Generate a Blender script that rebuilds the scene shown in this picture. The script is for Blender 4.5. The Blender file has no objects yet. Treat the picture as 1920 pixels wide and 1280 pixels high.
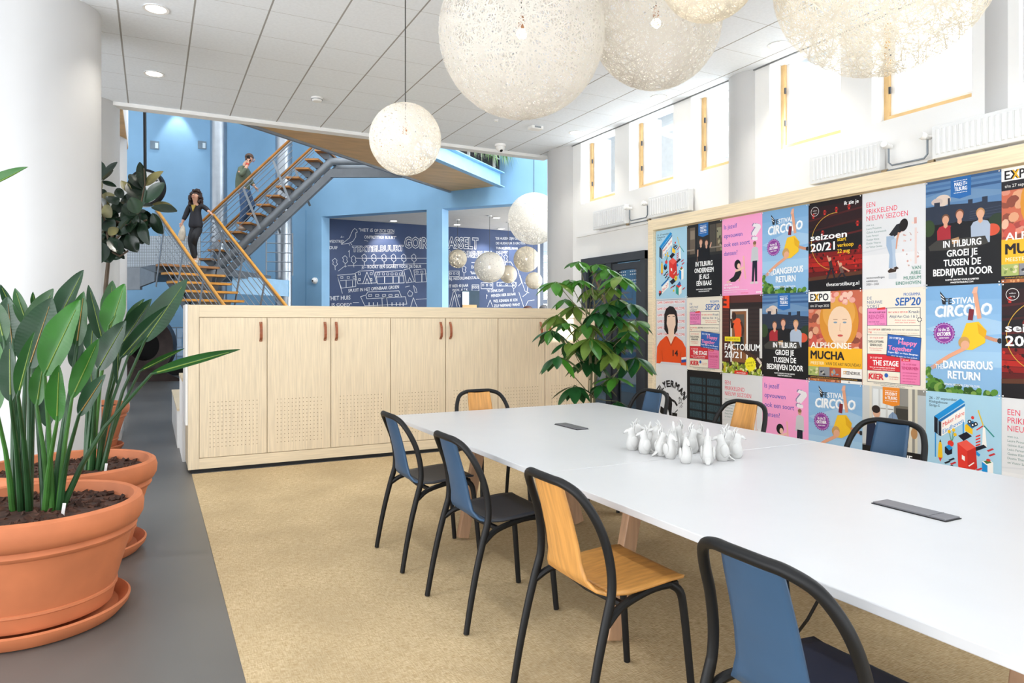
import bpy, math, random
from mathutils import Vector as V, Matrix
S = bpy.context.scene
C = S.collection
pi = math.pi
# ---------------------------------------------------------------- camera
FPX, HZ, PX, EYE = 1310.0, 604.0, 960.0, 1.42
YAW = math.atan2(PX - 285, FPX)
sn, cs = math.sin(YAW), math.cos(YAW)
cd = bpy.data.cameras.new('camera')
cam = bpy.data.objects.new('camera', cd)
C.objects.link(cam)
cam.location = (0, 0, EYE)
cam.rotation_euler = (pi / 2, 0, -YAW)
cd.sensor_width = 36
cd.lens = 36 * FPX / 1920
cd.shift_y = (HZ - 640) / 1920
cd.clip_start = 0.05
S.camera = cam
# ---------------------------------------------------------------- world, exposure, daylight
w = bpy.data.worlds.new('sky')
S.world = w
w.use_nodes = True
wn = w.node_tree.nodes
bg = wn['Background']
bg.inputs[0].default_value = (0.95, 0.97, 1.0, 1)
bg.inputs[1].default_value = 1.2
S.view_settings.view_transform = 'Standard'
S.view_settings.look = 'None'
S.view_settings.gamma = 1
S.view_settings.exposure = 0.33
S.view_settings.use_curve_mapping = False
S.cycles.use_denoising = True
S.cycles.max_bounces = 6
S.cycles.diffuse_bounces = 4
S.cycles.glossy_bounces = 3
S.cycles.transmission_bounces = 4
S.cycles.transparent_max_bounces = 12
S.cycles.sample_clamp_indirect = 6
S.cycles.caustics_reflective = False
S.cycles.caustics_refractive = False


def light(name, kind, loc, target, energy, color=(1, 1, 1), **kw):
    d = bpy.data.lights.new(name, kind)
    d.energy = energy
    d.color = color
    for k, x in kw.items():
        setattr(d, k, x)
    o = bpy.data.objects.new(name, d)
    C.objects.link(o)
    o.location = loc
    if target is not None:
        o.rotation_euler = (V(target) - V(loc)).to_track_quat('-Z', 'Y').to_euler()
    return o


# lamp for assumed daylight behind and left of the camera, then two added fills
light('assumed_daylight_fill', 'AREA', (-4.6, -3.6, 2.8), (5.6, 4.6, 1.7), 120, (1, 0.99, 0.97), shape='RECTANGLE', size=4.0, size_y=2.4)  # added lamp aimed at the poster board, no glazing is built here
light('side_ceiling_fill', 'AREA', (-6.6, 3.0, 0.9), (4.0, 3.4, 4.3), 560, (0.94, 0.97, 1), shape='RECTANGLE', size=9.0, size_y=3.0)  # fill lamp added low on the left, tilted up to brighten the ceiling
light('rear_ceiling_fill', 'AREA', (1.8, -3.9, 0.9), (1.8, 5.0, 4.4), 190, (0.88, 0.95, 1), shape='RECTANGLE', size=9.0, size_y=1.6)  # fill lamp added behind the camera, aimed up at the ceiling
# lamp added to whiten the facade; spot added for the sun patch on the cabinet
light('facade_fill', 'AREA', (9.5, 5.0, 10.5), (14.5, 5.5, 4.5), 4500, (1, 0.99, 0.97), shape='RECTANGLE', size=14.0, size_y=3.0)
light('sun_patch_spot', 'SPOT', (8.85, 0.3, 8.7), (4.62, 7.2, 1.1), 26000, (1, 0.97, 0.9), spot_size=0.07, spot_blend=0.15, shadow_soft_size=0.05)
# daylight at the clerestory windows
light('daylight_clerestory', 'AREA', (8.6, 5.2, 5.6), (5.4, 5.4, 3.2), 1250, (0.95, 0.98, 1), shape='RECTANGLE', size=9.0, size_y=2.5)
# lamp added below the solid roof, in place of sky light
light('atrium_fill', 'AREA', (0.5, 16.0, 9.4), (1.0, 18.0, 0), 470, (0.93, 0.97, 1), shape='RECTANGLE', size=11.0, size_y=8.0)


# ---------------------------------------------------------------- pixel -> place helpers
def lat(D, l, z):
    return V((l * cs + D * sn, -l * sn + D * cs, z))


def at(u, v, D):
    return lat(D, (u - PX) * D / FPX, EYE - (v - HZ) * D / FPX)


def atz(u, v, z):
    D = FPX * (EYE - z) / (v - HZ)
    return lat(D, (u - PX) * D / FPX, z)


def aty(u, v, Y):
    t = (u - PX) / FPX
    D = Y / (cs - t * sn)
    return at(u, v, D)


def atx(u, v, X):
    t = (u - PX) / FPX
    D = X / (t * cs + sn)
    return at(u, v, D)


# ---------------------------------------------------------------- materials
def lin(h):
    h = h.lstrip('#')
    o = []
    for i in (0, 2, 4):
        x = int(h[i:i + 2], 16) / 255
        o.append(x / 12.92 if x <= 0.04045 else ((x + 0.055) / 1.055) ** 2.4)
    return (*o, 1)


MT = {}


def mat(name, col, rough=0.5, metal=0.0, var=0.06, scale=6.0, stretch=(1, 1, 1), bump=0.0, trans=0.0, emit=0.0, spec=0.5, col2=None, detail=3):
    """principled material with procedural noise variation of the base colour"""
    if name in MT:
        return MT[name]
    m = bpy.data.materials.new(name)
    m.use_nodes = True
    nt = m.node_tree
    b = nt.nodes['Principled BSDF']
    b.inputs['Roughness'].default_value = rough
    b.inputs['Metallic'].default_value = metal
    b.inputs['Specular IOR Level'].default_value = spec
    c = lin(col)
    if emit:
        b.inputs['Emission Color'].default_value = c
        b.inputs['Emission Strength'].default_value = emit
    if var or bump or col2:
        tc = nt.nodes.new('ShaderNodeTexCoord')
        mp = nt.nodes.new('ShaderNodeMapping')
        mp.inputs['Scale'].default_value = stretch
        nz = nt.nodes.new('ShaderNodeTexNoise')
        nz.inputs['Scale'].default_value = scale
        nz.inputs['Detail'].default_value = detail
        nt.links.new(tc.outputs['Object'], mp.inputs[0])
        nt.links.new(mp.outputs[0], nz.inputs['Vector'])
        mx = nt.nodes.new('ShaderNodeMix')
        mx.data_type = 'RGBA'
        if col2:
            mx.inputs[6].default_value = lin(col2)
        else:
            mx.inputs[6].default_value = tuple(x * (1 - var * 2) for x in c[:3]) + (1,)
        mx.inputs[7].default_value = tuple(min(1, x * (1 + var)) for x in c[:3]) + (1,)
        rp = nt.nodes.new('ShaderNodeMapRange')
        rp.inputs[1].default_value = 0.3
        rp.inputs[2].default_value = 0.7
        nt.links.new(nz.outputs['Fac'], rp.inputs[0])
        nt.links.new(rp.outputs[0], mx.inputs[0])
        nt.links.new(mx.outputs[2], b.inputs['Base Color'])
        if bump:
            bp = nt.nodes.new('ShaderNodeBump')
            bp.inputs['Strength'].default_value = bump
            bp.inputs['Distance'].default_value = 0.01
            nt.links.new(nz.outputs['Fac'], bp.inputs['Height'])
            nt.links.new(bp.outputs[0], b.inputs['Normal'])
    else:
        b.inputs['Base Color'].default_value = c
    if trans:
        tr = nt.nodes.new('ShaderNodeBsdfTranslucent')
        tr.inputs[0].default_value = c
        if var or col2:
            nt.links.new(mx.outputs[2], tr.inputs[0])
        ms = nt.nodes.new('ShaderNodeMixShader')
        ms.inputs[0].default_value = trans
        out = nt.nodes['Material Output']
        nt.links.new(b.outputs[0], ms.inputs[1])
        nt.links.new(tr.outputs[0], ms.inputs[2])
        nt.links.new(ms.outputs[0], out.inputs[0])
    MT[name] = m
    return m


def N(nt, op, a, b=None, c=None):
    n = nt.nodes.new('ShaderNodeMath')
    n.operation = op
    for i, x in enumerate((a, b, c)):
        if x is None:
            continue
        if isinstance(x, (int, float)):
            n.inputs[i].default_value = x
        else:
            nt.links.new(x, n.inputs[i])
    return n.outputs[0]


def xyz(nt):
    tc = nt.nodes.new('ShaderNodeTexCoord')
    sp = nt.nodes.new('ShaderNodeSeparateXYZ')
    nt.links.new(tc.outputs['Object'], sp.inputs[0])
    return sp.outputs


def mixcol(nt, fac, c1, c2):
    mx = nt.nodes.new('ShaderNodeMix')
    mx.data_type = 'RGBA'
    for i, x in ((6, c1), (7, c2)):
        if isinstance(x, tuple):
            mx.inputs[i].default_value = x
        else:
            nt.links.new(x, mx.inputs[i])
    nt.links.new(fac, mx.inputs[0])
    return mx.outputs[2]


def ceiling_mat():
    m = mat('ceiling_tile', '#eff4fa', 0.85, var=0.02, scale=40, bump=0.05)
    nt = m.node_tree
    b = nt.nodes['Principled BSDF']
    base = b.inputs['Base Color'].links[0].from_socket
    x, y, z = xyz(nt)
    fx = N(nt, 'PINGPONG', N(nt, "SUBTRACT", x, CEIL_X0), 0.2925)
    fy = N(nt, 'PINGPONG', N(nt, "SUBTRACT", y, CEIL_Y0), 0.295)
    lx = N(nt, 'LESS_THAN', fx, 0.0075)
    ly = N(nt, 'LESS_THAN', fy, 0.0025)
    c = mixcol(nt, N(nt, 'MULTIPLY', ly, 0.85), base, lin('#b0aeac'))
    c = mixcol(nt, lx, c, lin('#a09e9c'))
    nt.links.new(c, b.inputs['Base Color'])
    return m


def rug_mat():
    m = mat('woven_rug', '#d3bd98', 0.95, var=0.10, scale=2.2, spec=0.1)
    nt = m.node_tree
    b = nt.nodes['Principled BSDF']
    base = b.inputs['Base Color'].links[0].from_socket
    tc = nt.nodes.new('ShaderNodeTexCoord')
    outs = []
    for st in ((26, 190, 1), (190, 26, 1)):
        mp = nt.nodes.new('ShaderNodeMapping')
        mp.inputs['Scale'].default_value = st
        nz = nt.nodes.new('ShaderNodeTexNoise')
        nz.inputs['Scale'].default_value = 1
        nz.inputs['Detail'].default_value = 2
        nt.links.new(tc.outputs['Object'], mp.inputs[0])
        nt.links.new(mp.outputs[0], nz.inputs['Vector'])
        outs.append(nz.outputs['Fac'])
    s = N(nt, 'ADD', N(nt, 'MULTIPLY', outs[0], 1.2), N(nt, 'MULTIPLY', outs[1], 0.8))
    f = nt.nodes.new('ShaderNodeMapRange')
    f.inputs[1].default_value = 0.75
    f.inputs[2].default_value = 1.25
    nt.links.new(s, f.inputs[0])
    c = mixcol(nt, N(nt, 'MULTIPLY', f.outputs[0], 0.62), lin('#937c59'), base)
    c2 = mixcol(nt, f.outputs[0], lin('#ab936c'), base)
    nt.links.new(c2, b.inputs['Base Color'])
    bp = nt.nodes.new('ShaderNodeBump')
    bp.inputs['Strength'].default_value = 0.4
    bp.inputs['Distance'].default_value = 0.004
    nt.links.new(s, bp.inputs['Height'])
    nt.links.new(bp.outputs[0], b.inputs['Normal'])
    return m


def dots_mat(name, col, dot, pitch, r, ax=(0, 2)):
    m = mat(name, col, 0.45, metal=0.3, var=0.03)
    nt = m.node_tree
    b = nt.nodes['Principled BSDF']
    base = b.inputs['Base Color'].links[0].from_socket
    o = xyz(nt)
    d = []
    for a in ax:
        f = N(nt, 'SUBTRACT', N(nt, 'PINGPONG', o[a], pitch / 2), pitch / 4)
        d.append(N(nt, 'MULTIPLY', f, f))
    msk = N(nt, 'LESS_THAN', N(nt, 'ADD', d[0], d[1]), r * r)
    nt.links.new(mixcol(nt, msk, base, lin(dot)), b.inputs['Base Color'])
    return m


def glass_mat(name, tint, refl=0.12):
    m = bpy.data.materials.new(name)
    m.use_nodes = True
    nt = m.node_tree
    for n in list(nt.nodes):
        if n.type != 'OUTPUT_MATERIAL':
            nt.nodes.remove(n)
    t = nt.nodes.new('ShaderNodeBsdfTransparent')
    t.inputs[0].default_value = lin(tint)
    g = nt.nodes.new('ShaderNodeBsdfGlossy')
    g.inputs['Roughness'].default_value = 0.03
    ms = nt.nodes.new('ShaderNodeMixShader')
    ms.inputs[0].default_value = refl
    nt.links.new(t.outputs[0], ms.inputs[1])
    nt.links.new(g.outputs[0], ms.inputs[2])
    nt.links.new(ms.outputs[0], nt.nodes['Material Output'].inputs[0])
    return m


CEIL_Z, CEIL_X0, CEIL_Y0 = 4.13, -0.26, 6.96
WHITE = mat('white_paint', '#f1f0ee', 0.6, var=0.004)
COLW = mat('column_plaster', '#c2c1c0', 0.55, var=0.004)
BLUE = mat('blue_paint', '#82afd2', 0.6, var=0.03, scale=1.5)
NAVY = mat('navy_paint', '#2b3f66', 0.55, var=0.06, scale=2)
ASHV = mat('pale_ash_upright_grain', '#e1cfb1', 0.5, var=0.07, scale=9, stretch=(9, 9, 0.35), detail=5)
ASHH = mat('pale_ash_level_grain', '#e2d0b1', 0.5, var=0.06, scale=9, stretch=(0.35, 9, 9), detail=5)
BOARDW = mat('board_frame_ash', '#f3e0be', 0.5, var=0.08, scale=9, stretch=(9, 0.35, 9), detail=5)
OAK = mat('oak_veneer', '#c88f4a', 0.42, var=0.12, scale=10, stretch=(1.2, 7, 0.5), detail=5)
LEGW = mat('beech_leg', '#a07c5e', 0.5, var=0.1, scale=8, stretch=(6, 6, 0.4))
PLY = mat('birch_ply', '#d9b27c', 0.5, var=0.08, scale=3, stretch=(0.6, 2, 2))
CHBLUE = mat('blue_shell', '#2a4a68', 0.5, var=0.03)
CHSEAT = mat('charcoal_seat', '#2b2d33', 0.45, var=0.05)
CHNAVY = mat('navy_seat', '#22283c', 0.5, var=0.05)
BLACK = mat('black_frame', '#0b0b0c', 0.5, var=0.05, spec=0.3)
BLK2 = mat('black_plinth', '#141312', 0.6, var=0.05)
TABLEW = mat('white_laminate', '#c4c4c5', 0.32, var=0.008)
STEEL = mat('painted_grey_steel', '#858d95', 0.45, metal=0.2, var=0.05)
STEELD = mat('dark_grey_steel', '#6a7076', 0.5, metal=0.2, var=0.05)
CHROME = mat('brushed_column_metal', '#9fa7af', 0.3, metal=0.85, var=0.04)
BLUESTEEL = mat('blue_steel', '#8fbfe2', 0.4, var=0.04)
RAILW = mat('rail_oak', '#d6962f', 0.45, var=0.08, scale=6)
TREADW = mat('tread_oak', '#a8743c', 0.5, var=0.12, scale=8)
TERRA = mat('terracotta', '#c47349', 0.72, var=0.07, scale=5, bump=0.05)
BARK = mat('bark_mulch', '#4a2c1e', 0.9, var=0.35, scale=28)
LEATHER = mat('tan_leather', '#99512f', 0.5, var=0.12, scale=20)
BRASS = mat('brass_stud', '#b7a58a', 0.3, metal=0.8, var=0.02)
CHARC = mat('charcoal_metal', '#3a3d43', 0.5, var=0.04)
YARN = mat('white_yarn', '#e6e2da', 0.8, var=0.02, trans=0.35)
YARNC = mat('cream_yarn', '#e6dfd0', 0.8, var=0.03, trans=0.35)
BULB = mat('glowing_bulb', '#fff0d0', 0.4, var=0, emit=14)
GLOW = mat('downlight_lens', '#fff4e2', 0.4, var=0, emit=9)
PORC = mat('white_bisque', '#c2c1be', 0.5, var=0.02)
FLOORM = mat('grey_cast_floor', '#66635f', 0.38, var=0.08, scale=1.3, stretch=(1, 0.6, 1))
PALE = mat('pale_plaster_outside', '#f4f2ee', 0.8, var=0.03)
WFRAME = mat('oiled_window_wood', '#d9b47c', 0.5, var=0.06, scale=8)
RADW = mat('radiator_enamel', '#e9eaea', 0.35, var=0.01)
CHALK = mat('chalk_white', '#dfe2e6', 0.9, var=0.03)
PERF = dots_mat('perforated_steel', '#848a90', '#b9c6d0', 0.075, 0.0125)
GLASS = glass_mat('clear_pane', '#f4f8fb', 0.06)
GLASSD = glass_mat('smoky_pane', '#aebfca', 0.16)


# ---------------------------------------------------------------- mesh building
class G:
    def __init__(s):
        s.v, s.f, s.m, s.cur = [], [], [], 0

    def add(s, vs, fs):
        o = len(s.v)
        s.v += [tuple(p) for p in vs]
        for f in fs:
            s.f.append(tuple(i + o for i in f))
            s.m.append(s.cur)
        return s

    def box(s, x0, x1, y0, y1, z0, z1):
        return s.add([(x0, y0, z0), (x1, y0, z0), (x1, y1, z0), (x0, y1, z0), (x0, y0, z1), (x1, y0, z1), (x1, y1, z1), (x0, y1, z1)],
                     [(0, 3, 2, 1), (4, 5, 6, 7), (0, 1, 5, 4), (1, 2, 6, 5), (2, 3, 7, 6), (3, 0, 4, 7)])

    def prism(s, lo, hi):
        n = len(lo)
        return s.add(list(lo) + list(hi), [tuple(range(n - 1, -1, -1)), tuple(range(n, 2 * n))] + [(i, (i + 1) % n, n + (i + 1) % n, n + i) for i in range(n)])

    def ext(s, pts, d):
        d = V(d)
        return s.prism([V(p) for p in pts], [V(p) + d for p in pts])

    def beam(s, p, q, w, h, up=(0, 0, 1)):
        p, q, up = V(p), V(q), V(up)
        a = (q - p).normalized()
        x = a.cross(up).normalized() * w / 2
        y = x.normalized().cross(a).normalized() * h / 2
        return s.prism([p - x - y, p + x - y, p + x + y, p - x + y], [q - x - y, q + x - y, q + x + y, q - x + y])

    def tube(s, pts, r, n=8, cap=True, flat=1.0):
        pts = [V(p) for p in pts]
        k = len(pts)
        rs = [r] * k if isinstance(r, (int, float)) else r
        t0 = (pts[1] - pts[0]).normalized()
        ref = V((0, 0, 1)) if abs(t0.z) < 0.9 else V((1, 0, 0))
        x = t0.cross(ref).normalized()
        vs, fs = [], []
        for i, p in enumerate(pts):
            t = (pts[min(i + 1, k - 1)] - pts[max(i - 1, 0)]).normalized()
            x = (x - t * x.dot(t)).normalized()
            y = t.cross(x)
            for j in range(n):
                a = 2 * pi * j / n
                vs.append(p + (x * math.cos(a) + y * math.sin(a) * flat) * rs[i])
        for i in range(k - 1):
            for j in range(n):
                fs.append((i * n + j, i * n + (j + 1) % n, (i + 1) * n + (j + 1) % n, (i + 1) * n + j))
        if cap:
            fs += [tuple(range(n - 1, -1, -1)), tuple((k - 1) * n + j for j in range(n))]
        return s.add(vs, fs)

    def lathe(s, prof, n=32, c=(0, 0, 0), closed=False):
        vs, fs = [], []
        for r, z in prof:
            for j in range(n):
                a = 2 * pi * j / n
                vs.append((c[0] + r * math.cos(a), c[1] + r * math.sin(a), c[2] + z))
        k = len(prof)
        for i in range(k - 1):
            for j in range(n):
                fs.append((i * n + j, i * n + (j + 1) % n, (i + 1) * n + (j + 1) % n, (i + 1) * n + j))
        if not closed:
            fs += [tuple(range(n - 1, -1, -1)), tuple((k - 1) * n + j for j in range(n))]
        return s.add(vs, fs)

    def ell(s, c, r, n=12, m=8):
        c = V(c)
        r = (r, r, r) if isinstance(r, (int, float)) else r
        vs = [c + V((0, 0, -r[2]))]
        for i in range(1, m):
            ph = -pi / 2 + pi * i / m
            for j in range(n):
                a = 2 * pi * j / n
                vs.append(c + V((r[0] * math.cos(ph) * math.cos(a), r[1] * math.cos(ph) * math.sin(a), r[2] * math.sin(ph))))
        vs.append(c + V((0, 0, r[2])))
        L = len(vs) - 1
        fs = [(0, 1 + (j + 1) % n, 1 + j) for j in range(n)]
        for i in range(m - 2):
            for j in range(n):
                a, b = 1 + i * n, 1 + (i + 1) * n
                fs.append((a + j, a + (j + 1) % n, b + (j + 1) % n, b + j))
        fs += [(L, L - n + j, L - n + (j + 1) % n) for j in range(n)]
        return s.add(vs, fs)

    def grid(s, fn, nu, nv):
        vs = [fn(i / nu, j / nv) for i in range(nu + 1) for j in range(nv + 1)]
        w_ = nv + 1
        return s.add(vs, [(i * w_ + j, i * w_ + j + 1, (i + 1) * w_ + j + 1, (i + 1) * w_ + j) for i in range(nu) for j in range(nv)])

    def build(s, name, mats, parent=None, smooth=False, bevel=0, origin=None, local=False, solid=0, sub=0, angle=40):
        me = bpy.data.meshes.new(name)
        off = V((0, 0, 0))
        if not local:
            if parent is not None:
                p = parent
                while p is not None:
                    off += V(p.location)
                    p = p.parent
            elif origin is not None:
                off = V(origin)
        vs = [(p[0] - off[0], p[1] - off[1], p[2] - off[2]) for p in s.v]
        me.from_pydata(vs, [], s.f)
        mats = mats if isinstance(mats, (list, tuple)) else [mats]
        for m_ in mats:
            me.materials.append(m_)
        if len(mats) > 1:
            me.polygons.foreach_set('material_index', s.m)
        if smooth:
            me.polygons.foreach_set('use_smooth', [True] * len(me.polygons))
            me.set_sharp_from_angle(angle=math.radians(angle))
        me.update()
        o = bpy.data.objects.new(name, me)
        C.objects.link(o)
        if parent is not None:
            o.parent = parent
        elif origin is not None:
            o.location = origin
        if solid:
            d = o.modifiers.new('thickness', 'SOLIDIFY')
            d.thickness = solid
            d.offset = 0
        if bevel:
            d = o.modifiers.new('edge', 'BEVEL')
            d.width = bevel
            d.segments = 2
            d.limit_method = 'ANGLE'
        if sub:
            d = o.modifiers.new('smooth', 'SUBSURF')
            d.levels = d.render_levels = sub
        return o


def tag(o, label=None, cat=None, group=None, kind=None):
    if label:
        o['label'] = label
    if cat:
        o['category'] = cat
    if group:
        o['group'] = group
    if kind:
        o['kind'] = kind
    return o


def thing(name, label, cat, loc=(0, 0, 0), rz=0, group=None):
    o = bpy.data.objects.new(name, None)
    C.objects.link(o)
    o.location = loc
    o.rotation_euler = (0, 0, rz)
    o.empty_display_size = 0.1
    return tag(o, label, cat, group)


def struct(o):
    o['kind'] = 'structure'
    return o


def copy_tree(o, parent=None):
    c = o.copy()
    C.objects.link(c)
    if parent is not None:
        c.parent = parent
    for ch in [x for x in C.objects if x.parent == o]:
        copy_tree(ch, c)
    return c


def box(name, m, *b, parent=None, bevel=0, **k):
    return G().box(*b).build(name, m, parent, bevel=bevel, **k)


def spline(pts, n=6):
    pts = [V(p) for p in pts]
    P = [pts[0] * 2 - pts[1]] + pts + [pts[-1] * 2 - pts[-2]]
    o = []
    for i in range(1, len(P) - 2):
        a, b, c, d = P[i - 1:i + 3]
        for k in range(n):
            t = k / n
            o.append(0.5 * ((2 * b) + (c - a) * t + (2 * a - 5 * b + 4 * c - d) * t * t + (3 * b - a - 3 * c + d) * t ** 3))
    return o + [pts[-1]]


# ---------------------------------------------------------------- lettering
_gl = {}


def heavy(bold):
    """shifts of the letter copies that make heavier strokes"""
    d = bold * 0.75
    if not d:
        return [(0, 0)]
    return [(-d, -d * .6), (d, -d * .6), (-d, d * .6), (d, d * .6)] if bold >= 0.02 else [(-d, 0), (d, 0)]


def glyphs(t, bold=0.0):
    k = t
    if k not in _gl:
        cu = bpy.data.curves.new('lettering', 'FONT')
        cu.body = t
        cu.size = 1
        cu.resolution_u = 2
        o = bpy.data.objects.new('lettering', cu)
        me = bpy.data.meshes.new_from_object(o)
        vs = [(p.co.x, p.co.y) for p in me.vertices]
        fs = [tuple(p.vertices) for p in me.polygons]
        bpy.data.objects.remove(o)
        bpy.data.curves.remove(cu)
        bpy.data.meshes.remove(me)
        xs = [p[0] for p in vs] or [0]
        _gl[k] = (vs, fs, min(xs), max(xs))
    return _gl[k]
# ================================================================ SETTING
YE = 9.86      # edge of the low ceiling, the atrium begins beyond it
YB = 21.5      # atrium back wall
struct(box('floor', FLOORM, -9, 13, -4, 24, -0.12, 0))
g = G().box(-7, 5.98, -3.4, YE, CEIL_Z, CEIL_Z + 0.3)
struct(g.build('ceiling', ceiling_mat()))
struct(box('trim_1', WHITE, -0.75, 5.75, YE, YE + 0.16, CEIL_Z - 0.045, CEIL_Z + 0.9))
struct(box('trim_2', mat('shadow_gap_strip', '#77797b', 0.6, var=0.02), 5.735, 5.749, -3.4, YE, CEIL_Z - 0.012, CEIL_Z))
rug = tag(box('woven_rug', rug_mat(), 0.33, 5.45, -1.6, 7.16, 0.0, 0.004), 'large beige woven rug under the long white table', 'rug')
# ---- window wall on the right
XW, XG = 5.75, 5.95
YD0, YD1, ZD = 7.29, 8.80, 2.36
SILL = 3.2
g = G()
g.box(XW, 6.3, -3.4, YD0, 0, SILL)
g.box(XW, 6.3, YD1, 9.9, 0, SILL)
g.box(XW, 6.3, YD0, YD1, ZD, SILL)
wins = [(8.02, 8.89), (6.79, 7.69), (5.6, 6.47), (4.42, 5.27), (3.24, 4.10), (2.05, 2.9), (0.86, 1.7), (-0.34, 0.5)]
ys = [-3.4] + [y for a in sorted(wins) for y in a] + [9.9]
for i in range(0, len(ys), 2):
    g.box(XW, 6.3, ys[i], ys[i + 1], SILL, CEIL_Z + 0.1)
struct(g.build('wall_right', WHITE))
for i, (a, b) in enumerate(wins):
    f = G()
    t = 0.048
    f.box(XG - 0.03, XG + 0.05, b - t, b, SILL, CEIL_Z + 0.1)
    f.box(XG - 0.03, XG + 0.05, a, a + t, SILL, CEIL_Z + 0.1)
    f.box(XG - 0.05, XG + 0.05, a + t, b - t, SILL, SILL + 0.075)
    o = struct(f.build('window_%d' % (i + 1), WFRAME))
    s_ = G()
    for yy in (a + t, b - t - 0.04):
        s_.box(XG + 0.0, XG + 0.03, yy, yy + 0.04, SILL + 0.075, CEIL_Z + 0.1)
    s_.box(XG + 0.0, XG + 0.03, a + t + 0.04, b - t - 0.04, SILL + 0.075, SILL + 0.11)
    s_.build('window_sash', WHITE, o)
    G().box(XG + 0.008, XG + 0.014, a + t + 0.04, b - t - 0.04, SILL + 0.11, CEIL_Z + 0.1).build('window_pane', GLASS, o)
    h = G()
    for zz in (SILL + 0.28, SILL + 0.62):
        h.tube([(XG - 0.035, b - t - 0.012, zz), (XG - 0.035, b - t - 0.012, zz + 0.06)], 0.012, 8)
    h.build('window_hinge', CHARC, o)
# columns standing in front of the piers, and at the far end of the wall
for i, (y, r, x) in enumerate(((5.66, 0.25, 5.91), (3.06, 0.24, 5.975))):
    struct(G().lathe([(r, 0), (r, CEIL_Z + 0.02)], 48, (x, y, 0)).build('wall_column_%d' % (i + 1), COLW, smooth=True))
struct(G().lathe([(0.42, 0), (0.42, CEIL_Z + 0.02)], 48, (5.99, 9.46, 0)).build('wall_column_3', COLW, smooth=True))
struct(box('trim_3', WHITE, 5.715, 5.75, 7.05, 8.98, 2.70, 2.735))
# glazed dark door beside the cabinet
g = G()
xf = 5.70
for y0, y1 in ((YD1 - 0.12, YD1), (8.05, 8.17), (YD0, YD0 + 0.1)):
    g.box(xf, xf + 0.12, y0, y1, 0, ZD)
g.box(xf - 0.01, xf + 0.13, YD0, YD1, ZD - 0.11, ZD)
g.box(xf, xf + 0.12, 8.17, 8.68, 0, 0.12)
d = struct(g.build('door_1', CHARC))
G().box(xf + 0.05, xf + 0.06, 8.17, 8.68, 0.12, ZD - 0.11).build('door_pane', GLASSD, d)
lf = G()
lf.box(xf + 0.02, xf + 0.1, 7.39, 7.5, 0.02, ZD - 0.13).box(xf + 0.02, xf + 0.1, 7.94, 8.04, 0.02, ZD - 0.13)
lf.box(xf + 0.02, xf + 0.1, 7.5, 7.94, 0.02, 0.2).box(xf + 0.02, xf + 0.1, 7.5, 7.94, ZD - 0.22, ZD - 0.13)
lf = lf.build('door_leaf', CHARC, d)
G().box(xf + 0.05, xf + 0.06, 7.5, 7.94, 0.2, ZD - 0.22).build('leaf_pane', GLASSD, lf)
mg = G()
for zz in (2.06, 2.10, 2.14, 2.18, 1.98, 1.94):
    for k in range(10):
        if k in (4, 5):
            continue
        mg.box(xf + 0.046, xf + 0.0495, 7.53 + k * 0.04, 7.545 + k * 0.04, zz, zz + 0.015)
mg.build('safety_dots', CHALK, lf)
G().tube([(xf + 0.02, 8.0, 1.0), (xf - 0.045, 8.0, 1.0), (xf - 0.045, 7.86, 1.0)], 0.012, 8).build('door_handle', BRASS, lf)
# room behind the glazed door
struct(box('wall_side_room', mat('side_room_blue', '#7fb0cf', 0.7, var=0.05), 8.6, 8.7, 5.0, 14, 0, 3.0))
struct(box('ceiling_side_room', WHITE, 6.3, 8.7, 5.0, 9.9, 2.75, 2.85))
# ---- round columns on the left, with their square plinths
for i, (x, y) in enumerate(((-0.80, 7.20), (-0.76, 10.08), (-0.76, 12.95))):
    top = CEIL_Z + 0.02 if i < 2 else 4.37
    r = 0.4
    struct(G().lathe([(r, 0), (r, top)], 64, (x, y, 0)).build('wall_column_%d' % (i + 4), COLW, smooth=True))
    struct(box('baseboard_%d' % (i + 1), COLW, x - r - 0.03, x + r + 0.03, y - r - 0.03, y + r + 0.03, 0, 0.12))
struct(box('wall_upper_floor', WHITE, -3.5, -0.36, YE + 0.17, 13.6, 4.40, 5.6))
struct(box('trim_4', PLY, -3.5, -0.365, YE + 0.17, 13.595, 4.37, 4.40))
struct(box('wall_left', mat('dark_slate_paint', '#33363c', 0.7, var=0.04), -6.0, -1.62, 11.0, 11.2, 0, 3.5))
# ---- atrium: back wall with square niches, and the slanting wall with two openings
struct(G().box(-12, 1.5, YB, YB + 0.3, 0, 9.6).build('wall_back', BLUE))
struct(box('ceiling_sky_block', WHITE, -12, 14, YE + 0.2, 22.5, 9.6, 9.8))  # unseen roof added to keep sky light off the blue walls
A, Bp = V((3.97, 18.65, 0)), V((7.5, 14.6, 0))
e = (Bp - A).normalized()
nw = V((-e.y, e.x, 0))      # away from the camera


def tt(u):
    k = (u - PX) / FPX
    dv = V((k * cs + sn, -k * sn + cs, 0))
    # (A + e t) = dv s
    det = e.x * (-dv.y) - e.y * (-dv.x)
    return (-A.x * -dv.y + A.y * -dv.x) / det


T = [tt(603), tt(800), tt(829), tt(1075)]
LZ = 4.2
g = G()


def wallseg(t0, t1, z0, z1, th=0.34):
    a, b = A + e * t0, A + e * t1
    g.ext([(a.x, a.y, z0), (b.x, b.y, z0), (b.x, b.y, z1), (a.x, a.y, z1)], nw * th)


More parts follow.
